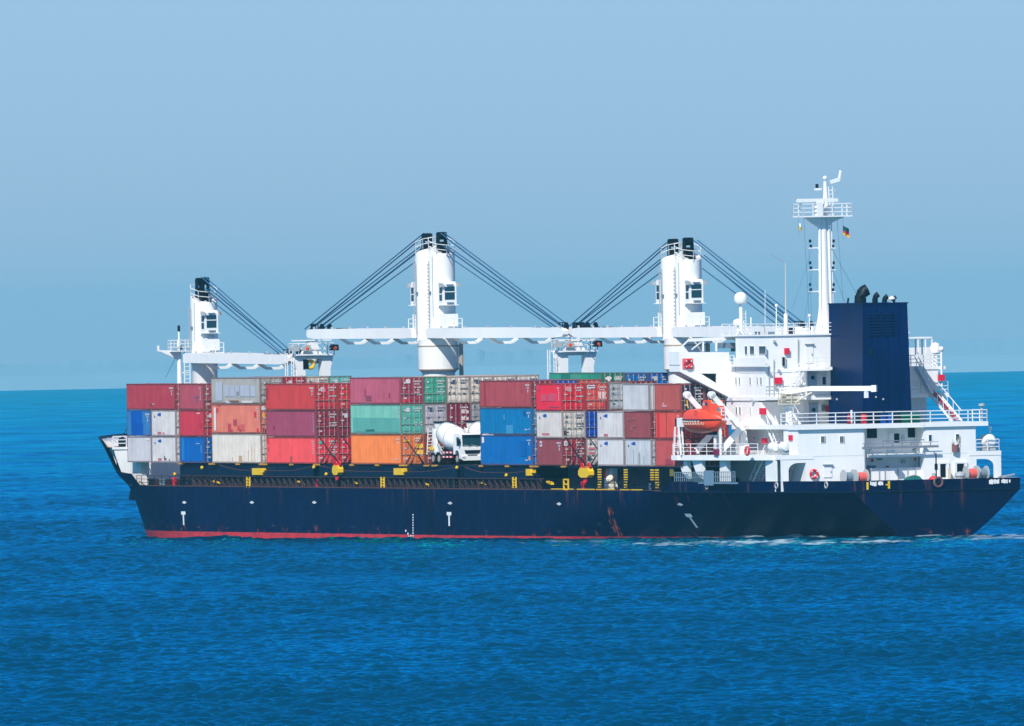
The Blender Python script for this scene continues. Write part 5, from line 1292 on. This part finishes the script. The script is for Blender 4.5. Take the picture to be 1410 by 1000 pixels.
# forward stores visible under the boat platform
ob('accommodation_ladder', (lambda m: [m.rail([(16.2, 13.3, 5.35), (29.4, 13.55, 5.25)], .95, 2, .42, .03), m.box(16.2, 29.4, 13.0, 13.4, 5.15, 5.3), m.box(21.0, 22.8, 13.3, 13.5, 5.0, 6.4), m][-1])(MB()), paint('ladder_metal', (120,150,170), .8, .4, .1), SHIP)

# ------------------------------------------------------------------ funnel
fx0, fx1, fy0, fy1 = 11.8, 19.4, -3.02, 2.08
zt = at(1220, 418.5, x=fx0).z
def fbox(m, zb, zt_, e0, e1):
    vs = []
    for z, e in ((zb, e0), (zt_, e1)):
        vs += [(fx0+e*.0, fy1-e, z), (fx0, fy0+e*1.3, z), (fx1, fy0+e, z), (fx1, fy1-e, z)]
    m.add(vs, [(0,1,2,3),(7,6,5,4),(0,4,5,1),(1,5,6,2),(2,6,7,3),(3,7,4,0)])
m = MB(); fbox(m, D3-.01, zt, 0, .22); FUN = ob('funnel', m, NAVYF, SHIP)
ob('funnel_rim', MB().box(fx0-.06, fx1+.05, fy0+.2, fy1-.15, zt, zt+.12), NAVYF, FUN)
for a, b in ((1194.5, 1211), (1214.5, 1231.5)):
    y0, y1 = at(a, 445, x=fx0).y, at(b, 445, x=fx0).y; z1_, z0_ = za(431, fx0, 1210), za(463, fx0, 1210)
    ob('louvre', MB().box(fx0-.02, fx0-.004, y1, y0, z0_, z1_), BLACK, FUN)
    m = MB(); n = 8
    for i in range(n):
        z = z0_+(i+.35)*(z1_-z0_)/n; m.add([(fx0-.02,y0,z+.16),(fx0-.02,y1,z+.16),(fx0-.12,y1,z),(fx0-.12,y0,z),(fx0-.02,y0,z+.13),(fx0-.02,y1,z+.13),(fx0-.12,y1,z-.03),(fx0-.12,y0,z-.03)], [(0,1,2,3),(7,6,5,4),(3,2,6,7),(0,3,7,4),(1,5,6,2)])
    ob('louvre_slats', m, NAVYF, FUN)
m = MB()
for px in (1208, 1223, 1238): y = at(px, 450, x=fx0).y; m.box(fx0-.045, fx0-.004, y-.03, y+.03, D3+.1, zt-.1)
ob('plate_seam', m, NAVYF, FUN)
ob('funnel_hatch', MB().box(fx0-.05, fx0-.005, at(1178,480,x=fx0).y*0+1.35, 1.0, za(489,fx0), za(481,fx0)), DARK, FUN)
for px, py, r in ((1187, 399, .62), (1206, 405, .30), (1219, 408, .27), (1231, 409, .19)):
    c = at(px, 418, x=15.5); h = at(px, py, x=15.5).z - zt; y = c.y
    m = MB().tube([(15.5, y+r*.3, zt), (15.5, y+r*.25, zt+h*.5), (15.48, y+.02, zt+h*.72), (15.42, y-r*.35, zt+h*.9), (15.36, y-r*.8, zt+h*1.0)], r*.9, 14, cap=True); ob('exhaust_pipe', m, BLACK, FUN, smooth=True)
c = at(1228, 412, x=14); ob('mushroom_vent', MB().tube([(14, c.y, zt), (14, c.y, c.z+.0)], .07, 6).lathe([(.32,0),(.3,.15),(0,.3)], (14, c.y, c.z), n=12), WHITE, FUN)
ob('vent_stub', MB().tube([(15, at(1167,418,x=15).y, zt), (15, at(1167,418,x=15).y-.1, zt+.6)], .1, 6), DARK, FUN)
for px, py in ((1155,550),(1205,547),(1215,550)):
    p = at(px, py, x=fx0-.02) if px > 1190 else at(px, py, y=fy1); q = (p.x-.2, p.y, p.z) if px > 1190 else (p.x, p.y+.2, p.z)
    ob('funnel_lamp', MB().sphere(q, .1, 8, 6), LGREY, FUN)

# ------------------------------------------------------------------ radar mast and roof aerials
mx_, my_ = 24.5, 0.
RM = bpy.data.objects.new('radar_mast', None); COL.objects.link(RM); RM.parent = SHIP
zr = DR+.14
def zy(px, py): p = at(px, py, x=mx_); return p.y, p.z
zp = zy(1130, 299)[1]
ym = zy(1134, 400)[0]
m = MB().lathe([(.95,0),(.62,1.4),(.48,2.4),(.42,zp-zr)], (mx_, ym, zr), n=16); ob('mast_column', m, WHITE, RM, smooth=True)
m = MB()
for dy, r in ((.42,.14),(-.5,.1)): m.tube([(mx_-.35, ym+dy*1.2, zr), (mx_-.3, ym+dy, zp)], r, 8)
ob('mast_pipe', m, WHITE, RM)
ob('mast_ladder', MB().ladder((mx_-.2, ym-.62, zr), (mx_-.2, ym-.62, zp), .4, (0,1,0), .35, .04).bar((mx_-.2, ym-.85, zr+1), (mx_-.2, ym-.85, zp), .07), WHITE, RM)
y0, y1 = zy(1098, 299)[0], zy(1166, 299)[0]
m = MB().box(mx_-1.3, mx_+1.0, y1, y0, zp, zp+.12).prism([(ym+1.9, zp), (ym-1.6, zp), (ym-.45, zp-.95), (ym+.5, zp-.95)], 'yz', mx_-.25, mx_+.25).prism([(ym-1.6, zp), (y1+.3, zp), (ym-.5, zp-.7)], 'yz', mx_-.3, mx_+.3)
ob('mast_platform', m, WHITE, RM)
ob('mast_rail', MB().rail([(mx_-1.25, y0-.05, zp+.1), (mx_-1.25, y1+.05, zp+.1), (mx_+.95, y1+.05, zp+.1), (mx_+.95, y0-.05, zp+.1), (mx_-1.25, y0-.05, zp+.1)], 1.15, 3, .95, .04), WHITE, RM)
a = zy(1137, 290); b = zy(1136, 244)
m = MB().tube([(mx_, a[0], zp), (mx_, b[0], b[1]-.4)], .32, 10, .16).sphere((mx_, b[0], b[1]-.1), .22).tube([(mx_-.6, zy(1124,298)[0], zp), (mx_, a[0], zy(1136,266)[1])], .1, 6)
m.ladder((mx_-.3, a[0]-.5, zp), (mx_-.3, b[0]-.4, b[1]-.9), .4, (0,1,0), .35, .035); ob('topmast', m, WHITE, RM, smooth=True)
m = MB()
for py, w in ((262, .9), (272, .7), (283, .75)): q = zy(1138, py); m.bar((mx_, q[0]+.25, q[1]), (mx_, q[0]-w, q[1]), .09)
q = zy(1125, 259); m.bar((mx_, q[0]-.2, q[1]-.1), (mx_, ym, q[1]-.1), .14); m.box(mx_-.2, mx_+.2, q[0]-.35, q[0]+.2, q[1]-.22, q[1]-.02)
ob('topmast_arm', m, WHITE, RM)
ob('navigation_light', MB().lathe([(.16,0),(.16,.35),(0,.4)], (mx_, q[0], q[1]), n=8), DARK, RM)
m = MB(); p1, p2, p3 = zy(1143, 251), zy(1156, 247), zy(1157.5, 235); m.bar((mx_, p1[0], p1[1]), (mx_, p2[0], p2[1]), .22, .34); m.tube([(mx_, p2[0]+.05, p2[1]-.1), (mx_, p3[0], p3[1])], .13, 6); ob('horn_arm', m, WHITE, RM)
r0, r1, rz_ = zy(1091, 276)[0], zy(1147, 275)[0], zy(1119, 276)[1]
ob('radar_scanner', MB().prism([(r0, rz_-.16), (r1, rz_-.16), (r1+.02, rz_+.1), (r1+.2, rz_+.16), (r0-.2, rz_+.16), (r0, rz_+.06)], 'yz', mx_-1.2, mx_-.85), WHITE, RM)
ob('radar_pedestal', MB().box(mx_-1.3, mx_-.8, zy(1121,285)[0]-.3, zy(1121,285)[0]+.3, zp+.1, rz_-.16).box(mx_-1.2, mx_-.9, zy(1116,285)[0]-.12, zy(1116,285)[0]+.12, zp+.1, rz_-.3), WHITE, RM)
for py in (341.5, 371.5, 401.5):
    for px, s in ((1116, 1), (1145, -1)):
        y, z = zy(px, py); l = ob('light_bracket', MB().bar((mx_-.2, y-.2*s, z), (mx_-.2, ym+.4*s, z), .1).box(mx_-.35, mx_-.05, y-.28, y+.28, z-.06, z+.02), WHITE, RM)
        m = MB(); m.lathe([(.13,.05),(.13,.3),(0,.32)], (mx_-.2, y+.05*s, z), n=8); m.lathe([(.13,.5),(.13,.78),(0,.8)], (mx_-.2, y+.12*s, z), n=8); ob('signal_lamps', m, DARK, l)
m = MB()
for a, b in (((1117,345),(1085,425)), ((1145,343),(1176,410)), ((1146,372),(1158,418)), ((1118,372),(1101,446)), ((1106,300),(1109,452)), ((1152,300),(1155,418)), ((1113,340),(1112,450))):
    p, q = zy(*a), zy(*b); m = MB().tube([(mx_-.1, p[0], p[1]), (mx_-1.0, q[0], q[1])], .016, 4); ob('mast_stay', m, CABLE, RM)
# aerials
m = MB(); p = at(1020, 419, x=26); ob('radome', MB().lathe([(.0,0),(.5,.05),(.62,.2),(.62,.65),(.5,.95),(.25,1.1),(0,1.14)], (26, p.y, p.z), n=18), WHITE, HOUSE, smooth=True)
ob('radome_post', MB().tube([(26, p.y, zr), (26, p.y, p.z)], .17, 8).bar((26, p.y, zr+1.6), (26, p.y-.9, zr), .1).ladder((26, p.y-.35, zr), (26, p.y-.35, p.z-.6), .3, (0,1,0), .3, .025), WHITE, HOUSE)
p = at(1016, 446, x=27); ob('radome', MB().lathe([(.12,-.9),(.12,-.25),(.42,-.15),(.48,.1),(.4,.35),(0,.5)], (27, p.y, p.z), n=16), WHITE, HOUSE, smooth=True)
for px, top, base, r, x in ((1034, 437, 462, .07, 25), (1053.5, 400, 462, .025, 26), (1069, 421, 462, .05, 24), (1082, 432, 462, .2, 22), (1114.5, 435, 462, .05, 20), (1119, 449, 462, .16, 20)):
    a, b = at(px, base, x=x), at(px, top, x=x); m = MB().tube([(x, a.y, zr), (x, b.y, b.z)], r, 8)
    if px in (1069, 1114.5): m.sphere((x, b.y, b.z), .16, 10, 6)
    ob('aerial', m, WHITE, HOUSE)
a, b = at(1082, 432, x=22), at(1081.5, 362, x=22); ob('whip_aerial', MB().tube([(22, a.y, a.z), (22, b.y, b.z)], .07, 6, .04), paint('cream_whip', (215,205,190), .85), HOUSE)
b2 = at(1062, 350, x=22); ob('wire_aerial', MB().tube([(22, b.y, b.z), (22, b2.y, b2.z)], .03, 4), LGREY, HOUSE)
for px, py, w, h, mt in ((1090, 456, 5, 9, DARK), (1107, 456, 6, 8, WHITE), (1043, 459, 4, 4, GREY), (1062, 459, 6, 4, GREY), (1072, 456, 3, 8, WHITE)):
    p = at(px, py, x=21); ob('roof_box', MB().box(20.7, 21.3, p.y-w/28, p.y+w/28, zr, p.z+h/28), mt, HOUSE)

# ------------------------------------------------------------------ provision crane on the poop house
PC = bpy.data.objects.new('provision_crane', None); COL.objects.link(PC); PC.parent = SHIP
cx, cy = 14.0, at(1086.5, 560, x=14).y
zj0 = at(1087, 541, x=14).z
ob('crane_post', MB().lathe([(.42,0),(.34,.5),(.34,zj0-D3-1.4),(.45,zj0-D3-1.3),(.45,zj0-D3-.6)], (cx, cy, D3), n=16), WHITE, PC, smooth=True)
tp_ = Vector((8.5, at(1205, 535, x=8.5).y, at(1205, 535, x=8.5).z))
m = MB().box(cx-.6, cx+.7, cy-.55, cy+.55, zj0-.9, zj0-.1); ob('crane_head', m, CANVAS, PC)
b0 = Vector((cx+.2, cy+.3, zj0+.05)); mid = b0.lerp(tp_, .28)+Vector((0,0,.25))
m = MB().bar(b0, mid, .35, .42).bar(mid, tp_, .32, .46).bar(tp_+(b0-tp_).normalized()*.35, tp_-(b0-tp_).normalized()*.15, .42, .62).bar(tp_.lerp(b0,.1)-Vector((0,0,.1)), tp_.lerp(b0,.1)-Vector((0,0,.85)), .32)
ob('crane_jib', m, WHITE, PC)
ob('luffing_cylinder', MB().tube([(cx-.4, cy-.3, zj0-1.0), tuple(b0.lerp(tp_,.3)-Vector((0,0,.1)))], .1, 8), CANVAS, PC)
m = MB().rail([(cx+.6, cy+.8, zj0-1.0), (cx-.7, cy+.8, zj0-1.0), (cx-.7, cy-.7, zj0-1.0)], .9, 2, .7, .035).box(cx-.8, cx+.7, cy-.8, cy+.85, zj0-1.1, zj0-1.0); ob('crane_platform', m, CANVAS, PC)

# ------------------------------------------------------------------ boat davits, lamp frame
DV = bpy.data.objects.new('boat_davit', None); COL.objects.link(DV); DV.parent = SHIP
LB = at(970, 577, y=13.0); LX = LB.x; LZ = LB.z
for x, pxh in ((LX+3.0, 951), (LX-2.6, 988)):
    zh = at(pxh, 544, y=13.0).z
    m = MB().bar((x, 13.4, zh), (x, 10.2, D2+2.2), .4, .5).bar((x, 10.2, D2+2.2), (x, 9.9, D2), .4, .5).lathe([(.36,-.2),(.36,.2)], (x, 13.4, zh), 'x', 12)
    ob('davit_arm', m, WHITE, DV)
    m = MB().bar((x, 12.9, D2), (x-.6, 10.6, D2+2.6), .4, .55).bar((x, 10.4, D2), (x, 10.4, D2+2.0), .35); ob('davit_cradle', m, WHITE, DV)
    ob('davit_fall', MB().tube([(x, 13.5, zh), (x, 13.3, LZ+1.0)], .06, 5), YELLOW, DV)
    ob('davit_foot', MB().box(x-.7, x+.1, 12.9, 13.3, D2, D2+.55), paint('winch_maroon', (130,30,70), .8) if 'winch_maroon' not in bpy.data.materials else bpy.data.materials['winch_maroon'], DV)
m = MB(); pa = at(984, 578, y=12.9)
for x in (pa.x, pa.x-1.2): m.bar((x, 12.9, D2), (x, 12.9, pa.z+.2), .2)
m.box(pa.x-2.6, pa.x+.3, 11.6, 12.95, pa.z-.05, pa.z+.12); ob('boarding_platform', m, WHITE, DV)
ob('boarding_rail', MB().rail([(pa.x+.25, 12.9, pa.z+.1), (pa.x-2.5, 12.9, pa.z+.1)], 1.0, 3, .8, .04), WHITE, DV)
ob('davit_winch', MB().lathe([(.55,-.4),(.55,-.3),(.3,-.28),(.3,.28),(.55,.3),(.55,.4)], (LX-1.5, 11.2, D2+.9), 'x', 16).box(LX-2.2, LX-.8, 10.8, 11.6, D2, D2+.5), LGREY, DV)
p0, p1 = at(928.5, 628, y=13.85), at(937.5, 588, y=13.85); LS = bpy.data.objects.new('side_light_frame', None); COL.objects.link(LS); LS.parent = SHIP
m = MB(); xa, xb = p0.x, p1.x
for x, y in ((xa, 13.9), (xb, 13.9), (xa-.15, 13.55), (xb+.15, 13.55)): m.bar((x, y, D2), ((x+(xa+xb)/2)/2, y, p1.z), .14)
for z in (D2+.9, D2+1.8): m.bar((xa-.1, 13.85, z), (xb+.1, 13.85, z), .08)
ob('frame_legs', m, WHITE, LS)
c = at(934, 583.5, y=13.85); ob('light_screen', MB().box(c.x-.6, c.x+.25, 13.45, 13.9, p1.z, p1.z+.85), WHITE, LS)
ob('side_light', MB().box(c.x+.27, c.x+.75, 13.5, 13.85, p1.z+.05, p1.z+.8), DARK, LS)

# ------------------------------------------------------------------ mooring gear on the poop
def winch(px, py, x, rgbm, w=.9, lab=None):
    c = at(px, py, x=x); e = bpy.data.objects.new('mooring_winch', None); COL.objects.link(e); e.parent = SHIP
    ob('rope_drum', MB().lathe([(.42,-w*.5),(.46,0),(.42,w*.5)], (x, c.y, c.z), 'y', 16), rgbm, e)
    m = MB()
    for s in (-1, 1): m.lathe([(.0,-.04),(.72,-.04),(.72,.04),(0,.04)], (x, c.y+s*w*.55, c.z), 'y', 18)
    m.box(x-.3, x+.3, c.y-w*.7, c.y+w*.7, 4.42, c.z-.6); ob('drum_flange', m, LGREY, e)
winch(1185, 657, 7.5, SALM, 1.0); winch(1168, 657, 8.2, GREY, .9); winch(1337, 652, 6.5, SALM, .95); winch(1352, 652, 6.9, GREY, .8)
m = MB(); c = at(1170, 648, x=8.8); m.rail([(8.8, c.y+.6, 4.5), (8.8, c.y-.6, 4.5)], c.z-4.4, 2, 1.2, .05).box(8.75, 8.85, c.y-.6, c.y+.6, c.z-.6, c.z); ob('winch_guard', m, WHITE, SHIP)
c = at(1322, 655, x=6); ob('poop_ventilator', MB().lathe([(.4,4.42),(.42,c.z-.2),(.55,c.z),(.5,c.z+.25),(0,c.z+.4)], (6, c.y, 0), n=14), LGREY, SHIP)
c = at(1289, 640, x=5); ob('flag_staff', MB().tube([(5, c.y, 4.42), (5, c.y, at(1289,624,x=5).z)], .07, 6).box(4.9,5.1,c.y-.12,c.y+.12,c.z-.5,c.z+.1), DARK, SHIP)
c = at(1385, 655, x=.8); ob('stern_arm', MB().bar((.8, c.y+.7, c.z-.1), (.8, c.y-.9, c.z+.12), .12).bar((.8, c.y+.5, 4.4), (.8, c.y+.5, c.z), .12), LGREY, SHIP)
ob('poop_deck', deck(np.arange(.2, 32, 2.5), 4.43), GREY, SHIP)

# ------------------------------------------------------------------ loose things about the after ship
def life_ring(x, y, z, lab, port=False, board=False):
    t = thing('life_ring', lab, 'life ring', (x, y, z), 0, 'life rings on the white walls')
    ax = 'y' if port else 'x'
    ob('ring', MB().torus((0,0,0), .36, .12, ax, 20), REDP, t, smooth=True)
    m = MB()
    for k in range(4):
        a = math.pi/4+k*math.pi/2; c = (.36*math.cos(a), .36*math.sin(a))
        if port: m.box(c[0]-.055, c[0]+.055, .02, .135, c[1]-.055, c[1]+.055)
        else: m.box(-.135, -.02, c[0]-.055, c[0]+.055, c[1]-.055, c[1]+.055)
    ob('reflective_tape', m, WHITE, t)
    if board: ob('backing_board', MB().box(.13, .18, -.52, .55, -.5, .5), paint('faded_red_board', (226,120,125), .85), t)
p = at(948, 501, x=wx0-.2); life_ring(wx0-.2, p.y, p.z, "red life ring on a red board on the bridge wing", board=True)
p = at(1121, 653, x=AX-.13); life_ring(AX-.13, p.y, p.z, "red life ring on the white aft wall beside a white door")
p = at(1029.5, 621, y=13.05); life_ring(p.x, 13.1, p.z, "red life ring on the boat deck rail under the poop deck top", port=True)
# lifeboat
t = thing('lifeboat', "enclosed orange lifeboat hanging in white davits in front of red containers", 'lifeboat', (LX, 13.0, LZ))
def boat(m, L, B, prof):
    n = 22; k = 20; vs = []
    for i in range(n+1):
        u = -1+2*i/n; w = max(1-abs(u)**3.2, .02)**.75; hgt = max(1-abs(u)**4.5, .03)**.6
        for j in range(k):
            a = 2*math.pi*j/k; c, s_ = math.cos(a), math.sin(a)
            sy = math.copysign(abs(c)**.75, c); sz = math.copysign(abs(s_)**.8, s_)
            vs.append((u*L/2, sy*w*B/2, sz*hgt*(1.02 if s_ > 0 else 1.35*(1-.12*abs(u))) - .05))
    fs = [(i*k+j, i*k+(j+1) % k, (i+1)*k+(j+1) % k, (i+1)*k+j) for i in range(n) for j in range(k)]
    m.add(vs, fs+[tuple(range(k)), tuple(n*k+j for j in range(k-1,-1,-1))]); return m
lb = ob('boat_hull', boat(MB(), 7.9, 2.7, None), ORANGE, t, smooth=True)
m = MB(); vs = []
for i in range(23):
    u = -1+2*i/22; w = max(1-abs(u)**3.2, .02)**.75; vs.append((u*3.95, w*1.35+.03, -.06))
for s in (1, -1):
    for a, b in zip(vs[:-1], vs[1:]): m.bar((a[0], s*a[1], a[2]), (b[0], s*b[1], b[2]), .08, .1)
ob('fender_strip', m, DARK, t)
m = MB().prism([(-3.0,.55),(-.9,.55),(-1.15,1.35),(-1.45,1.78),(-2.5,1.78),(-2.75,1.4)], 'xz', -.75, .75); ct = ob('conning_tower', m, ORANGE, t)
for s in (1, -1):
    ob('tower_window', MB().box(-2.4, -1.9, s*.76-.02, s*.76+.02, 1.3, 1.58), GLASS, ct); ob('tower_window', MB().box(-1.7, -1.4, s*.76-.02, s*.76+.02, 1.25, 1.55), LGREY, ct)
ob('tower_window', MB().box(-2.72, -2.66, -.45, .45, 1.38, 1.62), LGREY, ct)
ob('side_hatch', MB().box(-1.2, -.5, 1.22, 1.30, .1, .85), ORANGE, t)
m = MB()
for i in range(11): 
    x = 3.4-i*.55; w = max(1-abs(x/3.95)**3.2, .02)**.75*1.375; m.tube([(x, w+.0, -.28), (x-.14, w+.05, -.5), (x-.4, w+.05, -.5), (x-.5, w, -.3)], .03, 4)
ob('grab_line', m, CANVAS, t)
m = MB()
for i in range(9):
    x = 3.3-i*.6; w = max(1-abs(x/3.95)**3.2, .02)**.75*1.375; m.box(x-.16, x+.16, w-.02, w+.03, -.24, -.15); 
ob('reflective_tape', m, WHITE, t)
ob('keel_skid', MB().box(-2.6, 2.4, -.12, .12, -1.5, -1.2), DARK, t)
ob('lifting_hook', MB().box(2.9, 3.15, -.1, .1, .8, 1.2).box(-3.3, -3.05, -.1, .1, .6, 1.1), GREY, t)
# flags
def flag(px, py, rows, lab, w, h):
    p = at(px, py, x=mx_-.6); t = thing('signal_flag', lab, 'flag', p)
    for i, mt in enumerate(rows):
        m = MB(); n = 5; vs = []
        for k in range(n+1):
            y = -w*k/n; d = .06*math.sin(k*1.5+i)
            sag = -.10*k*w
            vs += [(d, y, sag-h*i/len(rows)), (d, y, sag-h*(i+1)/len(rows)), (d+.015, y, sag-h*i/len(rows)), (d+.015, y, sag-h*(i+1)/len(rows))]
        m.add(vs, [(4*k, 4*k+1, 4*k+5, 4*k+4) for k in range(n)]+[(4*k+2, 4*k+6, 4*k+7, 4*k+3) for k in range(n)]); ob('flag_band', m, mt, t)
    ob('halyard', MB().tube([(0, .02, .9), (0, .02, -h-.6)], .012, 4), CABLE, t)
FGREEN = paint('flag_green', (0,78,80), .8); FYEL = paint('flag_yellow', (240,190,20), .85)
flag(1161, 311, [FGREEN, FGREEN, REDP, FYEL], "small flag in dark green, red and yellow under the mast platform", .62, .85)
flag(1100, 307, [WHITE, FYEL], "small white and yellow flag on the bow side of the mast", .3, .62)
# drums behind the poop rail
def drum(px, mt, lab, grp):
    p = at(px, 583, x=10.75); t = thing('oil_drum', lab, 'drum', (10.75, p.y, D3), 0, grp)
    ob('drum_body', MB().lathe([(.29,0),(.29,.28),(.31,.3),(.29,.32),(.29,.58),(.31,.6),(.29,.62),(.29,.9),(.0,.9)], (0,0,0), n=18), mt, t, smooth=True)
    ob('drum_lid', MB().lathe([(.27,.88),(.27,.915),(0,.92)], (0,0,0), n=16), DARK, t)
GB = 'drums behind the rail at the funnel'
for px, mt, lab in ((1190, REDP, "red drum standing behind the rail below the funnel"), (1216.5, BLUEB, "left one of two blue drums behind the rail below the funnel"), (1225, BLUEB, "right one of two blue drums behind the rail below the funnel"), (1236, DARK, "dark drum between the blue and the green drums behind the rail")): drum(px, mt, lab, GB)
for px, lab in ((1246, "left one of two green bins behind the rail"), (1259, "right one of two green bins behind the rail")):
    p = at(px, 583, x=10.6); t = thing('waste_bin', lab, 'bin', (10.6, p.y, D3), 0, 'green bins behind the rail')
    ob('bin_body', MB().prism([(-.4,0),(.4,0),(.46,.8),(-.46,.8)], 'yz', -.3, .3), GREENB, t); ob('bin_lid', MB().prism([(-.48,.8),(.48,.8),(.4,.9),(-.4,.9)], 'yz', -.33, .33), GREENB, t)
p = at(1170.5, 580, x=10.4); t = thing('fire_extinguisher', "red and white extinguisher stand at the rail left of the red drum", 'extinguisher', (10.4, p.y, D3))
ob('cylinder', MB().lathe([(.13,0),(.14,.1),(.14,.75),(.06,.88),(0,.9)], (0,.12,0), n=12), REDP, t); ob('stand_post', MB().bar((0,-.15,0),(0,-.15,1.3),.14), WHITE, t)
# life-raft canisters
def canister(x, y, z, lab, r=.52, L=1.5, ax='x'):
    t = thing('liferaft_canister', lab, 'life raft', (x, y, z), 0, 'white life raft canisters')
    ob('canister', MB().lathe([(0,-L/2),(r*.8,-L/2+.05),(r,-L/2+.2),(r,-.04),(r+.03,-.03),(r+.03,.03),(r,.04),(r,L/2-.2),(r*.8,L/2-.05),(0,L/2)], (0,0,r+.3), ax, 20), WHITE, t, smooth=True)
    m = MB()
    for s in (-1, 1): m.prism([(-r,0),(r,0),(r*.9,.45),(r*.5,.32),(-r*.5,.32),(-r*.9,.45)], 'yz' if ax == 'x' else 'xz', s*L*.3-.05, s*L*.3+.05)
    ob('cradle', m, LGREY, t)
p = at(1362, 620, x=10.6); canister(10.9, p.y, D2, "white life raft canister alone on the starboard corner deck", .62, 1.4)
ob('raft_light', MB().tube([(10.6, p.y-.15, D2+1.2), (10.6, p.y-.15, D2+2.1)], .1, 6).sphere((10.6, p.y-.15, D2+2.1), .16, 8, 6), WHITE, HOUSE)
p = at(1058, 622, y=11.6); canister(p.x+.2, 11.0, D2, "life raft canister nearer the bow on the port boat deck", .42, 1.2, 'x')
p = at(1066, 622, y=11.6); canister(p.x-.6, 10.9, D2, "life raft canister nearer the stern on the port boat deck", .42, 1.2, 'x')
# buoy, net, cargo bag
p = at(1286, 655, x=6.5); t = thing('mooring_buoy', "bright red round buoy on the poop beside a dark doorway", 'buoy', (6.5, p.y, 4.43))
ob('float', MB().lathe([(0,0),(.4,.12),(.55,.5),(.5,.95),(.3,1.15),(0,1.2)], (0,0,0), n=16), BUOY, t, smooth=True); ob('lifting_eye', MB().torus((0,0,1.28), .13, .05, 'x', 12), GREY, t)
pa, pb = at(1243, 660, x=6), at(1272, 660, x=6); t = thing('net_heap', "heap of dark green netting lying inside the stern bulwark", 'net', (6, (pa.y+pb.y)/2, 4.43))
m = MB(); hw = abs(pa.y-pb.y)/2; n, k = 26, 10; g = random.Random(2); vs = []
for i in range(n+1):
    for j in range(k+1):
        u, v = -1+2*i/n, -1+2*j/k; h = max(1-abs(u)**3, 0)**.5*max(1-v*v, 0)**.5
        vs.append((v*.8, u*hw, h*(1.18+.14*g.random())))
ob('net', MB().add(vs, [(i*(k+1)+j, i*(k+1)+j+1, (i+1)*(k+1)+j+1, (i+1)*(k+1)+j) for i in range(n) for j in range(k)]), GREENT, t)
ob('float_line', MB().tube([(0, hw*.7, 1.15), (-.2, 0, 1.35), (0, -hw*.7, 1.15)], .04, 5), CANVAS, t)
p = at(1316, 618, x=AX-.3); t = thing('cargo_net', "worn brown cargo net bundle hung on the white starboard wall", 'net', (AX-.25, p.y, p.z))
m = MB(); vs = []; n, k = 8, 6
for i in range(n+1):
    for j in range(k+1): vs.append((-.12*math.sin(math.pi*i/n)*(.5+j/k), .38-(.75*i/n), .32-.64*j/k+.10*abs(1-2*i/n)*(1-j/k)*2))
m.add(vs, [(i*(k+1)+j, i*(k+1)+j+1, (i+1)*(k+1)+j+1, (i+1)*(k+1)+j) for i in range(n) for j in range(k)])
ob('netting', m, paint('brown_net', (130,90,90), .8, .9, .35), t); ob('hanging_rope', MB().tube([(0,.35,.5),(0,.3,.9)], .04, 5).tube([(0,-.35,.5),(0,-.3,.9)], .04, 5), CANVAS, t)

# ------------------------------------------------------------------ air: even pale haze over sea and coast
hz = bpy.data.materials.new('haze_air'); hz.use_nodes = True; hn = hz.node_tree; hn.nodes.clear()
hv = hn.nodes.new("ShaderNodeVolumePrincipled"); hv.inputs['Color'].default_value = (.20, .79, 1.0, 1); hv.inputs['Density'].default_value = 2.8e-5; hv.inputs['Anisotropy'].default_value = 0
ho_ = hn.nodes.new("ShaderNodeOutputMaterial"); hn.links.new(hv.outputs[0], ho_.inputs['Volume'])
hb_ = ob('haze', MB().box(-3600, 3600, -2900, 21200, -40, 60), hz); hb_["kind"] = "stuff"
